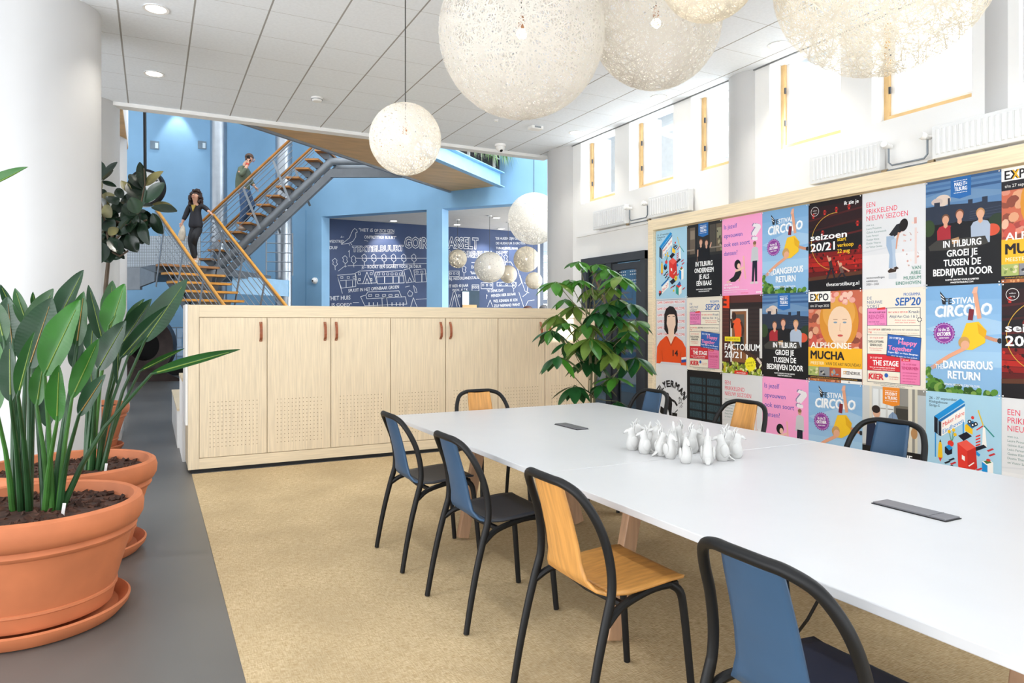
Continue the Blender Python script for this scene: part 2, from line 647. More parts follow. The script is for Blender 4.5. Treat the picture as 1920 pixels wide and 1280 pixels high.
wallseg(-3.85, T[0], 0, 9)
wallseg(T[0], T[3], LZ, 9)
wallseg(T[1], T[2], 0, LZ)
struct(g.build('wall_atrium', BLUE))
SEAM = mat('panel_seam', '#5f93bd', 0.7, var=0.02)
for i, (u, z0, z1) in enumerate(((573, 0, LZ + .2), (1000, LZ + 0.3, 9))):
    a = A + e * tt(u) - nw * 0.003
    b = a + e * 0.02
    struct(G().ext([(a.x, a.y, z0), (b.x, b.y, z0), (b.x, b.y, z1), (a.x, a.y, z1)], nw * 0.004).build('trim_%d' % (i + 5), SEAM))
YN = 18.92     # navy mural wall of the room behind the openings
xr = aty(1008, 500, YN).x
struct(box('wall_mural', NAVY, 4.15, xr, YN, YN + 0.2, 0, LZ))
struct(box('trim_7', WHITE, xr, xr + 0.07, YN - 0.02, YN + 0.2, 0, LZ))
wf = G()
x0, x1 = xr + 0.08, xr + 2.6
for xx in (x0, x0 + 1.1, x1 - 0.1):
    wf.box(xx, xx + 0.13, YN, YN + 0.12, 0, LZ)
for zz in (0, 1.55, 2.0, 4.0):
    wf.box(x0, x1, YN + 0.01, YN + 0.11, zz, zz + 0.13)
wf = struct(wf.build('window_9', mat('dark_blue_frame', '#26384f', 0.5, var=0.03)))
G().box(x0, x1, YN + 0.05, YN + 0.06, 0, LZ).build('window_pane', GLASS, wf)
bl = G()
for k in range(5):
    bl.box(x0 + 0.13, x1, YN + 0.02, YN + 0.035, 2.3 + k * 0.33, 2.32 + k * 0.33)
bl.build('window_bar', mat('thin_window_bar', '#7d98ad', 0.6, var=0.02), wf)
c0, c1 = A + nw * 0.34 + e * (-0.1), A + nw * 0.34 + e * T[3]
g = G().ext([(c0.x, c0.y, LZ), (c1.x, c1.y, LZ), (12, c1.y, LZ), (12, YN + .2, LZ), (4.15, YN + .2, LZ)], (0, 0, 0.15))
struct(g.build('ceiling_mural_room', mat('cream_ceiling', '#d9d5cf', 0.8, var=0.02)))
# dark doorway with a lit window in the mural wall
pa, pb = aty(867, 575, YN), aty(898, 545, YN)
dr = struct(box('door_2', mat('doorway_dark', '#1d3a4d', 0.6, var=0.05), pa.x, pb.x, YN - 0.03, YN - 0.004, 0, pb.z))
pc, pd = aty(866, 571, YN), aty(878, 547, YN)
G().box(pc.x, pd.x, YN - 0.045, YN - 0.031, pc.z, pd.z).build('lit_pane', mat('daylit_pane', '#dcecf5', 0.3, var=0, emit=0.8), dr)
G().box(pc.x, pd.x + 0.25, YN - 0.05, YN - 0.031, pc.z - 0.14, pc.z).build('wood_ledge', PLY, dr)
# square niches in the back wall, lit side painted as a paler patch
for i, (u, v) in enumerate(((290, 272), (379, 272), (500, 271))):
    p = aty(u, v, YB)
    q = thing('square_wall_niche', 'small square niche in the blue wall, %s' % ('left of the clock rod', 'left of the round steel column', 'above the person in olive')[i], 'wall niche', (p.x, YB, p.z), group='square niches in the blue wall')
    G().box(-0.11, 0.11, -0.02, -0.005, -0.11, 0.11).build('niche_frame', mat('niche_grey', '#6f8494', 0.5, var=0.03), q, local=True)
    G().box(0.01, 0.085, -0.03, -0.021, -0.085, 0.06).build('niche_lit_side', mat('niche_lit_tone', '#c5d6e0', 0.4, var=0, emit=0.1), q, local=True)
# ---- building across the street, seen through the windows
bd = thing('street_building', 'pale building with dark windows seen through the clerestory windows', 'building', (14.5, 6, 0))
G().box(0, 1, -14, 22, -1, 8.2).build('facade', PALE, bd, local=True)
G().box(-0.4, 0.0, -14, 22, 8.0, 8.25).build('gutter', mat('zinc_gutter', '#b9c4cc', 0.5, var=0.03), bd, local=True)
for k in range(12):
    for zz in (3.2, 5.9):
        wy = -12.5 + k * 2.7
        f = G().box(-0.06, -0.001, wy, wy + 1.2, zz, zz + 1.6).build('facade_window', WHITE, bd, local=True)
        G().box(-0.07, -0.061, wy + 0.1, wy + 0.56, zz + 0.1, zz + 1.5).box(-0.07, -0.061, wy + 0.64, wy + 1.1, zz + 0.1, zz + 1.5).build('window_glass', mat('street_glass', '#9db4c4', 0.2, var=0.1), f, local=True)
cp = thing('glass_canopy', 'glazed canopy with slim white ribs outside the clerestory windows', 'canopy', (6.6, 3.0, 5.1))
rb = G()
for k in range(14):
    rb.beam((0, -6 + k * 1.0, 0), (3.2, -6 + k * 1.0, -0.5), 0.05, 0.07)
rb.build('canopy_rib', mat('rib_grey', '#c7d0d6', 0.5, var=0.02), cp, local=True)
G().beam((1.6, -6.2, -0.22), (1.6, 8, -0.22), 0.06, 0.09).build('canopy_purlin', WHITE, cp, local=True)
# ---- radiators
for i, (y0, y1, lab) in enumerate(((7.65, 8.41, 'white panel radiator above the dark glazed door, farthest of the row'), (6.39, 7.15, 'white panel radiator above the far end of the poster board'), (3.95, 4.68, 'white panel radiator nearest the round column, above the theatre poster with a ring'), (2.2, 3.49, 'long white panel radiator nearest the camera, above the dark city poster'))):
    r = thing('panel_radiator', lab, 'radiator', (XW - 0.09, (y0 + y1) / 2, 2.745), group='radiators along the window wall')
    hw = (y1 - y0) / 2
    G().box(-0.02, 0.06, -hw, hw, 0, 0.265).build('radiator_panel', RADW, r, local=True, bevel=0.008)
    fl = G()
    n = int(hw * 2 / 0.045)
    for k in range(n):
        yy = -hw + 0.02 + k * (2 * hw - 0.04) / n
        fl.prism([(-0.021, yy, 0.03), (-0.021, yy + 0.032, 0.03), (-0.030, yy + 0.024, 0.036), (-0.030, yy + 0.008, 0.036)], [(-0.021, yy, 0.235), (-0.021, yy + 0.032, 0.235), (-0.030, yy + 0.024, 0.229), (-0.030, yy + 0.008, 0.229)])
    fl.build('radiator_flutes', RADW, r, local=True)
    sg = -1 if i % 2 == 0 else 1
    ye = sg * (hw + 0.06)
    if i != 1 and i != 3 or True:
        vv = G().tube([(0.02, ye - sg * 0.06, 0.2), (0.02, ye, 0.2)], 0.012, 8).tube([(-0.03, ye, 0.2), (0.05, ye, 0.2)], 0.022, 10).tube([(-0.06, ye + sg * 0.01, 0.21), (-0.02, ye, 0.2)], 0.03, 10)
        vv.build('thermostat_valve', WHITE, r, local=True, smooth=True)
        G().tube([(0.02, ye, 0.19), (0.02, ye, 0.06), (0.02, ye + sg * 0.03, 0.03), (0.02, ye + sg * 0.19, 0.03)], 0.008, 8).tube([(0.02, ye - sg * 0.06, -0.01), (0.02, ye + sg * 0.2, -0.01)], 0.008, 8).build('supply_pipe', STEEL, r, local=True, smooth=True)
        G().tube([(0.02, ye - sg * 0.06, -0.01), (0.02, ye - sg * 0.01, -0.01)], 0.018, 8).build('pipe_nut', BRASS, r, local=True, smooth=True)
# ---- downlights, detectors and cameras
dl = [(0.03, 6.78, 'recessed round downlight at the top of the picture, beside the big column'), (0.02, 8.56, 'recessed round downlight above the stairs, second from the big column'), (5.44, 4.87, 'recessed round downlight between the two largest pendants by the windows'), (5.42, 6.66, 'recessed round downlight below the middle large pendant, along the window wall'), (5.38, 8.45, 'recessed round downlight nearest the atrium along the window wall')]
for x, y, lab in dl:
    o = thing('ceiling_downlight', lab, 'downlight', (x, y, CEIL_Z), group='recessed downlights in the tiled ceiling')
    G().lathe([(0.098, 0.001), (0.105, -0.008), (0.082, -0.006), (0.08, 0.001)], 28, closed=True).build('trim_ring', WHITE, o, local=True, smooth=True)
    G().lathe([(0.001, -0.003), (0.081, -0.003)], 28, closed=True).build('lens', GLOW, o, local=True)
    light('downlight_and_fill_lamp', 'SPOT', (x, y, CEIL_Z - 0.03), (x, y, 0), 34, (1, 0.95, 0.86), spot_size=1.9, spot_blend=0.6, shadow_soft_size=0.06)
# bare spots added for more top light; outer rows continue the downlights
for x, y in ((0.03, 4.98), (0.03, 3.18), (0.03, 1.38), (2.7, 1.2), (5.4, 1.3), (2.7, 6.7)):
    light('downlight_and_fill_lamp', 'SPOT', (x, y, CEIL_Z - 0.03), (x, y, 0), 58, (0.96, 0.98, 1), spot_size=2.5, spot_blend=0.7, shadow_soft_size=0.08)
for x, y, lab, k in ((1.77, 8.58, 'small white smoke detector on the ceiling above the stairs', 0), (4.72, 8.45, 'flat white and grey motion sensor on the ceiling near the windows', 1), (4.10, 8.42, 'tiny white ceiling sensor left of the flat motion sensor', 2)):
    o = thing('ceiling_detector', lab, 'detector', (x, y, CEIL_Z))
    if k == 1:
        G().box(-0.09, 0.09, -0.07, 0.07, -0.045, 0).build('housing', WHITE, o, local=True, bevel=0.01)
        G().box(-0.05, 0.05, -0.072, -0.0701, -0.035, -0.01).build('sensor_window', mat('sensor_grey', '#8d9296', 0.4, var=0.03), o, local=True)
    else:
        s = (1, 1, 0.45)[k]
        G().lathe([(0.001, -0.045 * s), (0.05 * s, -0.045 * s), (0.065 * s, -0.02 * s), (0.07 * s, 0)], 24, closed=True).build('housing', WHITE, o, local=True, smooth=True)
        G().lathe([(0.066 * s, -0.021 * s), (0.069 * s, -0.021 * s), (0.069 * s, -0.026 * s), (0.062 * s, -0.026 * s)], 24, closed=True).build('vent_band', mat('sensor_grey', '#8d9296', 0.4, var=0.03), o, local=True)


def dome(p, lab, dirn):
    o = thing('dome_camera', lab, 'security camera', p)
    d = V(dirn).normalized()
    G().tube([(0, 0, 0), d * 0.035], 0.085, 20).build('base_plate', WHITE, o, local=True, smooth=True)
    G().ell(d * 0.045, 0.07, 18, 12).build('dome', WHITE, o, local=True, smooth=True)
    k = (d + V((0, -0.6, 0))).normalized() if abs(d.z) > 0.5 else (d + V((-0.15, -0.1, -0.15))).normalized()
    G().ell(d * 0.045 + k * 0.058, 0.026, 12, 8).build('lens', BLACK, o, local=True, smooth=True)


dome((4.72, 9.55, CEIL_Z), 'white dome camera on the ceiling at the atrium edge', (0, 0, -1))
q = A + e * tt(591)
dome((q.x, q.y, 1.42 + (604 - 526) * (q.x * sn + q.y * cs) / FPX), 'white dome camera on the blue wall left of the mural opening', tuple(-nw))
# wall washers on the atrium wall and in the mural room
for u in (333, 470, 560):
    p = aty(u, 205, YB)
    light('wall_washer', 'SPOT', (p.x, YB - 0.35, p.z + 0.35), (p.x, YB - 0.02, p.z - 2.2), 110, (1, 0.97, 0.92), spot_size=0.95, spot_blend=0.5, shadow_soft_size=0.05)
ml = [(722, 443), (905, 468), (955, 470), (650, 440)]
for i, (u, v) in enumerate(ml[:3]):
    p = aty(u, v, YN)
    light('mural_spot', 'SPOT', (p.x, YN - 0.9, LZ - 0.05), (p.x, YN, p.z - 0.5), 130, (1, 0.96, 0.9), spot_size=1.0, spot_blend=0.6, shadow_soft_size=0.05)
light('mural_room_daylight', 'AREA', (12.5, 16.5, 2.6), (7, 17.5, 2), 260, (0.95, 0.98, 1), shape='RECTANGLE', size=3, size_y=2.4)
for u, v, lab in ((738, 414, 'round downlight in the mural room above the outlined lettering'), (857, 421, 'round downlight in the mural room above the smallest globe'), (931, 408, 'round downlight in the mural room beside the large white globe'), (916, 435, 'round downlight in the mural room behind the middle globe')):
    p = atz(u, v, LZ)
    p.y = min(p.y, YN - 0.3)
    o = thing('room_downlight', lab, 'downlight', (p.x, p.y, LZ), group='downlights in the mural room')
    G().lathe([(0.11, 0.001), (0.12, -0.01), (0.09, -0.008), (0.088, 0.001)], 20, closed=True).build('trim_ring', WHITE, o, local=True)
    G().lathe([(0.001, -0.004), (0.09, -0.004)], 20, closed=True).build('lens', GLOW, o, local=True)
# ================================================================ LONG CABINET
CY, CX0, CX1, CH = 7.2, 0.30, 4.86, 1.585
cab = thing('storage_cabinet', 'long pale ash cabinet with seven doors and brown leather pulls', 'cabinet', (CX0, CY, 0))
g = G()
fr = 0.095
g.box(CX0 + fr, CX1 - fr, CY, CY + 0.6, CH - 0.115, CH)
g.box(CX0 + fr, CX1 - fr, CY, CY + 0.6, 0.035, 0.135)
g.cur = 1
g.box(CX0, CX0 + fr, CY, CY + 0.6, 0.035, CH)
g.box(CX1 - fr, CX1, CY, CY + 0.6, 0.035, CH)
g.box(CX0 + fr, CX1 - fr, CY + 0.02, CY + 0.6, 0.135, CH - 0.115)
g.build('carcass', [ASHH, ASHV], cab, bevel=0.002)
box('plinth', BLK2, CX0 + 0.03, CX1 - 0.03, CY + 0.02, CY + 0.55, 0, 0.035, parent=cab)
box('end_panel', WHITE, CX0 - 0.02, CX0 - 0.001, CY + 0.04, CY + 0.62, 0.45, CH + 0.004, parent=cab)
xs = [0.395, 1.005, 1.625, 2.255, 2.885, 3.53, 4.15, 4.76]
HOLE = mat('pin_hole', '#6b5230', 0.8, var=0.02)
side = ['r', 'r', 'l', 'r', 'l', 'r', 'l']
for i in range(7):
    a, b = xs[i] + 0.004, xs[i + 1] - 0.004
    z0, z1 = 0.142, CH - 0.122
    d = G().box(a, b, CY + 0.001, CY + 0.02, z0, z1)
    d.cur = 1
    w_ = b - a
    for p in range(13):
        for q in range(12):
            cx = a + w_ * 0.15 + p * w_ * 0.7 / 12
            cz = z0 + 0.095 + q * 0.0385
            d.add([(cx + 0.0042 * math.cos(k * pi / 3), CY + 0.0004, cz + 0.0042 * math.sin(k * pi / 3)) for k in range(6)], [(0, 1, 2, 3, 4, 5)])
    d = d.build('door', [ASHV, HOLE], cab)
    hx = b - 0.055 if side[i] == 'r' else a + 0.05
    zt = z1 - 0.04
    h = G()
    pts = [(hx, CY, zt), (hx, CY - 0.004, zt - 0.012), (hx, CY - 0.030, zt - 0.06), (hx, CY - 0.036, zt - 0.12), (hx, CY - 0.03, zt - 0.155), (hx, CY - 0.004, zt - 0.178), (hx, CY, zt - 0.19)]
    for p, q in zip(pts, pts[1:]):
        h.beam(p, q, 0.026, 0.005, (1, 0, 0)) if False else h.beam(p, q, 0.005, 0.026, (1, 0, 0))
    hd = h.build('handle', LEATHER, d)
    for dz in (0.012, 0.178):
        G().ell((hx, CY - 0.008, zt - dz), 0.006, 8, 6).build('stud', BRASS, hd, smooth=True)
# stepped seating on the far side of the cabinet
st = thing('stepped_bench', 'low white and ash step behind the left end of the cabinet', 'bench', (0.28, 9.0, 0))
box('tread_top', ASHH, 0.25, 4.8, 8.72, 11.2, 0.42, 0.45, parent=st)
box('riser', WHITE, 0.255, 4.79, 8.74, 11.19, 0.0, 0.42, parent=st)
sb = thing('upper_bench_step', 'taller white step between the cabinet back and the low step', 'bench', (0.3, 8.2, 0))
box('tread_top', ASHH, 0.27, 4.8, 7.83, 8.71, 0.82, 0.85, parent=sb)
box('riser', WHITE, 0.275, 4.79, 7.85, 8.70, 0.0, 0.82, parent=sb)

# ================================================================ TABLE
TZ = 0.74
TX0, TX1, TY0, TY1 = 1.555, 3.37, 0.52, 4.94
tb = thing('conference_table', 'very long white table with slanted wooden legs', 'table', ((TX0 + TX1) / 2, 2.73, 0))
for a, b in ((TY0, 2.738), (2.742, TY1)):
    box('tabletop', TABLEW, TX0, TX1, a, b, TZ - 0.028, TZ, parent=tb, bevel=0.003)
for y in (4.18, 2.55, 0.95):
    box('crossbeam', LEGW, 1.8, 3.12, y - 0.03, y + 0.03, TZ - 0.095, TZ - 0.03, parent=tb)
for f, t in (((1.80, 4.20), (1.945, 4.2)), ((2.66, 4.15), (2.47, 4.17)), ((3.11, 4.2), (2.97, 4.2)), ((1.81, 2.55), (1.955, 2.55)), ((3.11, 2.55), (2.97, 2.55)), ((1.81, 0.95), (1.955, 0.95)), ((3.11, 0.95), (2.97, 0.95))):
    G().beam((f[0], f[1], 0.018), (t[0], t[1], TZ - 0.03), 0.072, 0.05, (0, 1, 0)).build('leg', LEGW, tb, bevel=0.004)
box('cable_tray', BLACK, 2.3, 2.6, 1.0, 4.2, TZ - 0.1, TZ - 0.045, parent=tb)
G().tube([(2.38, 2.2, 0.66), (2.34, 2.05, 0.35), (2.2, 1.9, 0.2), (2.1, 1.75, 0.35), (2.16, 1.62, 0.66)], 0.006, 8).build('hanging_cable', BLACK, tb, smooth=True)
for y0, y1, x, lab in ((3.73, 4.0, 2.425, 'slim dark cable lid flush in the far half of the table'), (1.44, 1.71, 2.445, 'slim dark cable lid flush in the near half of the table')):
    o = thing('cable_lid', lab, 'cable lid', (x, (y0 + y1) / 2, TZ), group='cable lids in the table')
    hy = (y1 - y0) / 2
    G().box(-0.042, 0.042, -hy, hy, 0.0005, 0.008).build('lid_flap', mat('anodised_lid', '#6b6a6e', 0.4, metal=0.4, var=0.04), o, local=True, bevel=0.002)
    G().box(-0.043, 0.043, -hy + 0.055, -hy + 0.057, 0.0081, 0.0085).box(-0.045, 0.045, -hy - 0.004, hy + 0.004, 0.0002, 0.003).build('lid_frame', BLACK, o, local=True)


# ================================================================ CHAIRS
def make_chair(name, label, shell, seatm):
    t = thing(name, label, 'chair')
    # local: faces +x
    arch, hw = [], 0.232

    def side(y):
        return [(-0.20, y * 0.245, 0.30), (-0.165, y * 0.243, 0.40), (-0.135, y * 0.24, 0.48), (-0.135, y * 0.236, 0.56), (-0.165, y * 0.226, 0.66), (-0.205, y * 0.21, 0.745)]
    half = [(-0.163, 0.244, 0.40), (-0.137, 0.241, 0.49), (-0.135, 0.237, 0.58), (-0.155, 0.228, 0.68), (-0.19, 0.212, 0.765), (-0.226, 0.176, 0.83), (-0.25, 0.115, 0.857), (-0.259, 0.05, 0.861)]
    arch = half + [(p[0], -p[1], p[2]) for p in reversed(half)]
    G().tube(spline(arch, 5), 0.0158, 12).build('back_frame', BLACK, t, local=True, smooth=True)
    for y in (1, -1):
        # rear leg flares into the seat rail, front leg curves out of it
        G().tube(spline([(-0.25, y * 0.252, 0.0), (-0.225, y * 0.249, 0.14), (-0.195, y * 0.246, 0.28), (-0.163, y * 0.244, 0.402), (-0.137, y * 0.241, 0.49)], 4), [0.0135 + 0.0024 * min(1, k / 11) for k in range(17)], 12).build('leg', BLACK, t, local=True, smooth=True)
        G().tube(spline([(0.256, y * 0.2, 0.0), (0.238, y * 0.194, 0.2), (0.222, y * 0.188, 0.36), (0.208, y * 0.183, 0.43), (0.17, y * 0.172, 0.463)], 4), [0.0135 + 0.003 * (k / 16) for k in range(17)], 12).build('leg', BLACK, t, local=True, smooth=True)
    s = G()
    for y in (1, -1):
        s.tube(spline([(0.20, y * 0.172, 0.458), (0.09, y * 0.184, 0.463), (-0.02, y * 0.205, 0.452), (-0.10, y * 0.228, 0.436), (-0.158, y * 0.243, 0.40)], 4), 0.0145, 8)
    s.tube([(0.195, -0.17, 0.458), (0.195, 0.17, 0.458)], 0.013, 8).tube([(-0.06, -0.2, 0.437), (-0.075, 0, 0.434), (-0.06, 0.2, 0.437)], 0.013, 8)
    s.build('seat_frame', BLACK, t, local=True, smooth=True)
    # one bent shell: narrow back strip flaring into the seat
    prof = [(0.235, 0.474, 0.175), (0.215, 0.483, 0.198), (0.15, 0.484, 0.205), (0.05, 0.476, 0.208), (-0.04, 0.468, 0.205), (-0.10, 0.469, 0.19)]
    prof2 = [(-0.10, 0.469, 0.19), (-0.145, 0.482, 0.163), (-0.172, 0.515, 0.132), (-0.186, 0.565, 0.113), (-0.20, 0.64, 0.106), (-0.22, 0.72, 0.102), (-0.243, 0.80, 0.0985), (-0.257, 0.852, 0.094)]

    def strip(pr, n):
        g_ = G()

        def fn(i, j):
            k = i * (len(pr) - 1)
            a = min(int(k), len(pr) - 2)
            f_ = k - a
            p, q = pr[a], pr[a + 1]
            x = p[0] + (q[0] - p[0]) * f_
            z = p[1] + (q[1] - p[1]) * f_
            w_ = p[2] + (q[2] - p[2]) * f_
            y = (j * 2 - 1) * w_
            d = (j * 2 - 1) ** 2
            if z < 0.5 and pr is prof:
                z += 0.006 * d
            if pr is prof2:
                x += 0.016 * d * min(1, (z - 0.46) / 0.1)
            if pr is prof and a == 0:
                x -= 0.03 * d * d
            return (x, y, z)
        return g_.grid(fn, n, 12)
    strip(prof, 20).build('seat', seatm, t, local=True, smooth=True, solid=0.011)
    strip(prof2, 28).build('backrest', shell, t, local=True, smooth=True, solid=0.010)
    return t


GC = 'chairs around the long white table'
ch_blue = make_chair('dining_chair', 'blue-backed black chair at the far left corner of the table, first of the left row', CHBLUE, CHSEAT)
ch_oak = make_chair('dining_chair', 'oak chair with black frame on the near left side between two blue chairs', OAK, OAK)
ch_oak2 = None


def put(o, x, y, rz, label):
    o.location = (x, y, 0.008)
    o.rotation_euler = (0, 0, rz)
    tag(o, label, 'chair', GC)


put(ch_blue, 1.505, 4.04, 0.0, 'blue-backed chair farthest along the left side, nearest the cabinet')
put(ch_oak, 1.505, 2.17, 0.0, 'oak chair on the left side of the table, between two blue chairs')
put(copy_tree(ch_blue), 1.515, 3.16, 0.0, 'blue-backed chair on the left side, directly behind the oak chair')
c4 = make_chair('dining_chair', 'x', CHBLUE, CHNAVY)
put(c4, 1.505, 1.215, 0.0, 'blue-backed chair nearest the camera at the bottom edge, with a navy seat')
put(copy_tree(ch_oak), 2.33, 4.86, -pi / 2, 'oak chair at the far end of the table, in front of the cabinet')
put(copy_tree(ch_blue), 3.33, 4.45, pi, 'blue-backed chair across the table in front of the cyclist poster')
put(copy_tree(ch_oak), 3.40, 3.54, pi, 'oak chair across the table, in front of the pink poster')
put(copy_tree(ch_blue), 3.40, 2.47, pi, 'blue-backed chair across the table in front of the suited man poster')


# ================================================================ WHITE BIRD FIGURINES
def make_bird():
    t = thing('bird_figurine', 'x', 'figurine')
    b = G()
    # body, neck and head as one surface (faces +x)
    rings = [(0.0, 0.0, 0.021), (0.0, 0.004, 0.025), (0.001, 0.022, 0.031), (-0.001, 0.045, 0.031), (0.0, 0.065, 0.025), (0.003, 0.08, 0.019), (0.007, 0.092, 0.019), (0.009, 0.104, 0.0185), (0.006, 0.115, 0.013), (0.002, 0.121, 0.006)]
    vs, fs, n = [], [], 14
    for x, z, r in rings:
        for j in range(n):
            a = 2 * pi * j / n
            vs.append((x + r * 1.05 * math.cos(a), r * 0.9 * math.sin(a), z))
    for i in range(len(rings) - 1):
        for j in range(n):
            fs.append((i * n + j, i * n + (j + 1) % n, (i + 1) * n + (j + 1) % n, (i + 1) * n + j))
    fs += [tuple(range(n - 1, -1, -1)), tuple((len(rings) - 1) * n + j for j in range(n))]
    b.add(vs, fs)
    b.build('body', PORC, t, local=True, smooth=True)
    for y in (1, -1):
        G().ell((-0.006, y * 0.026, 0.047), (0.02, 0.007, 0.03), 10, 8).build('wing', PORC, t, local=True, smooth=True)
    k = G()
    k.tube([(0.022, 0, 0.103), (0.036, 0, 0.099), (0.046, 0, 0.091)], [0.010, 0.008, 0.002], 8)
    k = k.build('beak', PORC, t, local=True, smooth=True)
    G().ell((0.0465, 0, 0.0905), 0.0024, 6, 5).build('beak_tip', mat('beak_tip_dark', '#4b4540', 0.5, var=0.05), k, local=True)
    for dx, dz, ln in ((0.004, 0.0, 0.02), (-0.006, -0.002, 0.034), (-0.014, -0.008, 0.026)):
        G().tube([(dx + 0.001, 0, 0.112 + dz), (dx - 0.003, 0, 0.12 + dz + ln * 0.4), (dx + 0.002, 0, 0.12 + dz + ln * 0.8), (dx + 0.009, 0, 0.12 + dz + ln)], [0.007, 0.006, 0.005, 0.001], 8, flat=0.6).build('crest_feather', PORC, t, local=True, smooth=True)
    G().tube([(-0.02, 0, 0.03), (-0.038, 0, 0.012), (-0.055, 0, 0.003)], [0.014, 0.012, 0.006], 8, flat=0.5).build('tail', PORC, t, local=True, smooth=True)
    return t


bird = make_bird()
FXB, FYB = V((cs, -sn, 0)), V((sn, cs, 0))
RB = math.atan2(-sn, cs)       # turned to the right of the picture
bl_ = [(1186, 847, 180, 'white bird figurine leftmost of the flock, beak pointing left'), (1197, 844, -30, 'white bird figurine hidden behind the leftmost one'), (1209, 854, 178, 'second white bird figurine from the left, standing slightly forward'), (1219, 846, 60, 'white bird figurine tucked behind the second from the left'), (1231, 849, 172, 'tallest-standing white bird figurine third from the left, facing left'), (1240, 858, 20, 'white bird figurine in front of the third, facing right'), (1257, 863, -60, 'short white bird figurine left of the one facing the camera'), (1263, 852, 90, 'white bird figurine at the back of the flock, left of its middle'), (1274, 850, 190, 'white bird figurine in the back row facing left, middle of the flock'), (1286, 872, -85, 'white bird figurine at the front facing the camera'), (1297, 852, 5, 'white bird figurine behind the one facing the camera, beak to the right'), (1312, 850, 170, 'lone white bird figurine at the back, right of the middle'), (1327, 872, 75, 'white bird figurine at the front turned away from the camera'), (1354, 867, 176, 'white bird figurine second from the right in front, facing left'), (1364, 856, 3, 'white bird figurine half hidden behind the second from the right'), (1380, 862, -4, 'white bird figurine rightmost of the flock, beak pointing right')]
spots = [atz(u, v - 4, TZ) for u, v, a, lab in bl_]
for _ in range(200):                       # let neighbours stand clear of each other
    for i in range(len(spots)):
        for j in range(i):
            d = spots[i] - spots[j]
            if 0 < d.length < 0.073:
                k = d.normalized() * (0.073 - d.length) * 0.3
                k = FYB * k.dot(FYB) * 1.2 + FXB * k.dot(FXB) * 0.5
                spots[i] += k
                spots[j] -= k
for i, (u, v, a, lab) in enumerate(bl_):
    o = bird if i == 0 else copy_tree(bird)
    p = spots[i]
    o.location = (p.x, p.y, TZ + 0.0005)
    o.rotation_euler = (0, 0, RB + math.radians(a))
    s_ = (1.0, 1.06, 1.0, 0.97, 1.1, 1.0, 1.0, 1.1, 1.1, 0.98, 1.05, 1.0, 1.1, 1.08, 1.05, 1.02)[i]
    o.scale = (s_, s_, s_)
    tag(o, lab, 'figurine', 'white bird figurines on the table')


# ================================================================ PENDANT GLOBES
_rnd = random.Random(4)


def yarn_ball(r, n, wd, seg=40):
    g_ = G()
    for _ in range(n):
        ax = V((_rnd.gauss(0, 1), _rnd.gauss(0, 1), _rnd.gauss(0, 1))).normalized()
        x = ax.orthogonal().normalized()
        y = ax.cross(x)
        d = _rnd.uniform(-0.8, 0.8) * r
        rr = math.sqrt(r * r - d * d)
        k = 1 + _rnd.uniform(-0.008, 0.008)
        vs, fs = [], []
        for j in range(seg):
            a = 2 * pi * j / seg
            p = (x * math.cos(a) + y * math.sin(a)) * rr + ax * d
            q = ax * wd / 2
            t_ = p.normalized()
            q = (q - t_ * q.dot(t_))
            q = q.normalized() * wd / 2
            vs += [(p + q) * k, (p - q) * k]
        for j in range(seg):
            a, b = 2 * j, 2 * ((j + 1) % seg)
            fs.append((a, a + 1, b + 1, b))
        g_.add(vs, fs)
    return g_


balls = {}


def pendant(c, r, dens, wd, ym, label, group, top, watts, cord=0.0035):
    t = thing('yarn_globe_pendant', label, 'pendant lamp', c, group=group)
    key = (round(r, 2), dens, ym.name)
    if key not in balls:
        balls[key] = yarn_ball(r, dens, wd).build('globe_shade', ym, t, local=True)
    else:
        o = balls[key].copy()
        C.objects.link(o)
        o.parent = t
    s = min(1.0, r / 0.3)
    G().tube([(0, 0, 0.05), (0, 0, top - c[2])], cord, 6).build('cord', mat('dark_cord', '#3b3a39', 0.6, var=0.03), t, local=True)
    G().lathe([(0.001, 0.028), (0.02, 0.028), (0.022, 0.08), (0.012, 0.12), (0.001, 0.125)], 14, closed=True).build('lamp_holder', mat('copper_holder', '#b98a6b', 0.3, metal=0.7, var=0.04), t, local=True, smooth=True)
    G().ell((0, 0, 0), 0.034 if r > 0.3 else 0.028, 16, 10).build('bulb', BULB, t, local=True, smooth=True)
    G().lathe([(0.001, top - c[2] - 0.025), (0.055, top - c[2] - 0.025), (0.06, top - c[2])], 20, closed=True).build('ceiling_cup', WHITE, t, local=True, smooth=True)
    light('globe_lamp', 'POINT', tuple(V(c) + V((0, 0, -0.0))), None, watts, (1, 0.94, 0.84), shadow_soft_size=0.045)


GP = 'white yarn globe pendants over the table'
pendant(tuple(at(978, 64, 4.45)), 0.525, 420, 0.0036, YARN, 'largest fully visible white yarn globe hanging over the middle of the table', GP, CEIL_Z, 16)
pendant(tuple(at(1230, 44, 4.85)), 0.444, 340, 0.0036, YARN, 'medium white yarn globe hanging right of the largest one', GP, CEIL_Z, 11)
pendant(tuple(at(1655, -60, 3.53)), 0.525, 290, 0.0034, YARNC, 'large cream yarn globe cut off at the top right before the windows', GP, CEIL_Z, 8)
pendant(tuple(at(1330, -56, 3.55)), 0.25, 300, 0.003, YARNC, 'small cream yarn globe at the top edge above the medium one', GP, CEIL_Z, 4)
pendant(tuple(at(760, 261, 4.95)), 0.252, 240, 0.0034, YARN, 'small white yarn globe hanging on a long dark cord above the cabinet', GP, CEIL_Z, 5, 0.004)
GM = 'yarn globes in the mural room'
pendant(tuple(at(1001, 410, 14.2)), 0.525, 420, 0.006, YARN, 'white yarn globe hanging in front of the blue wall beside the white column', GP, 9.0, 8, 0.006)
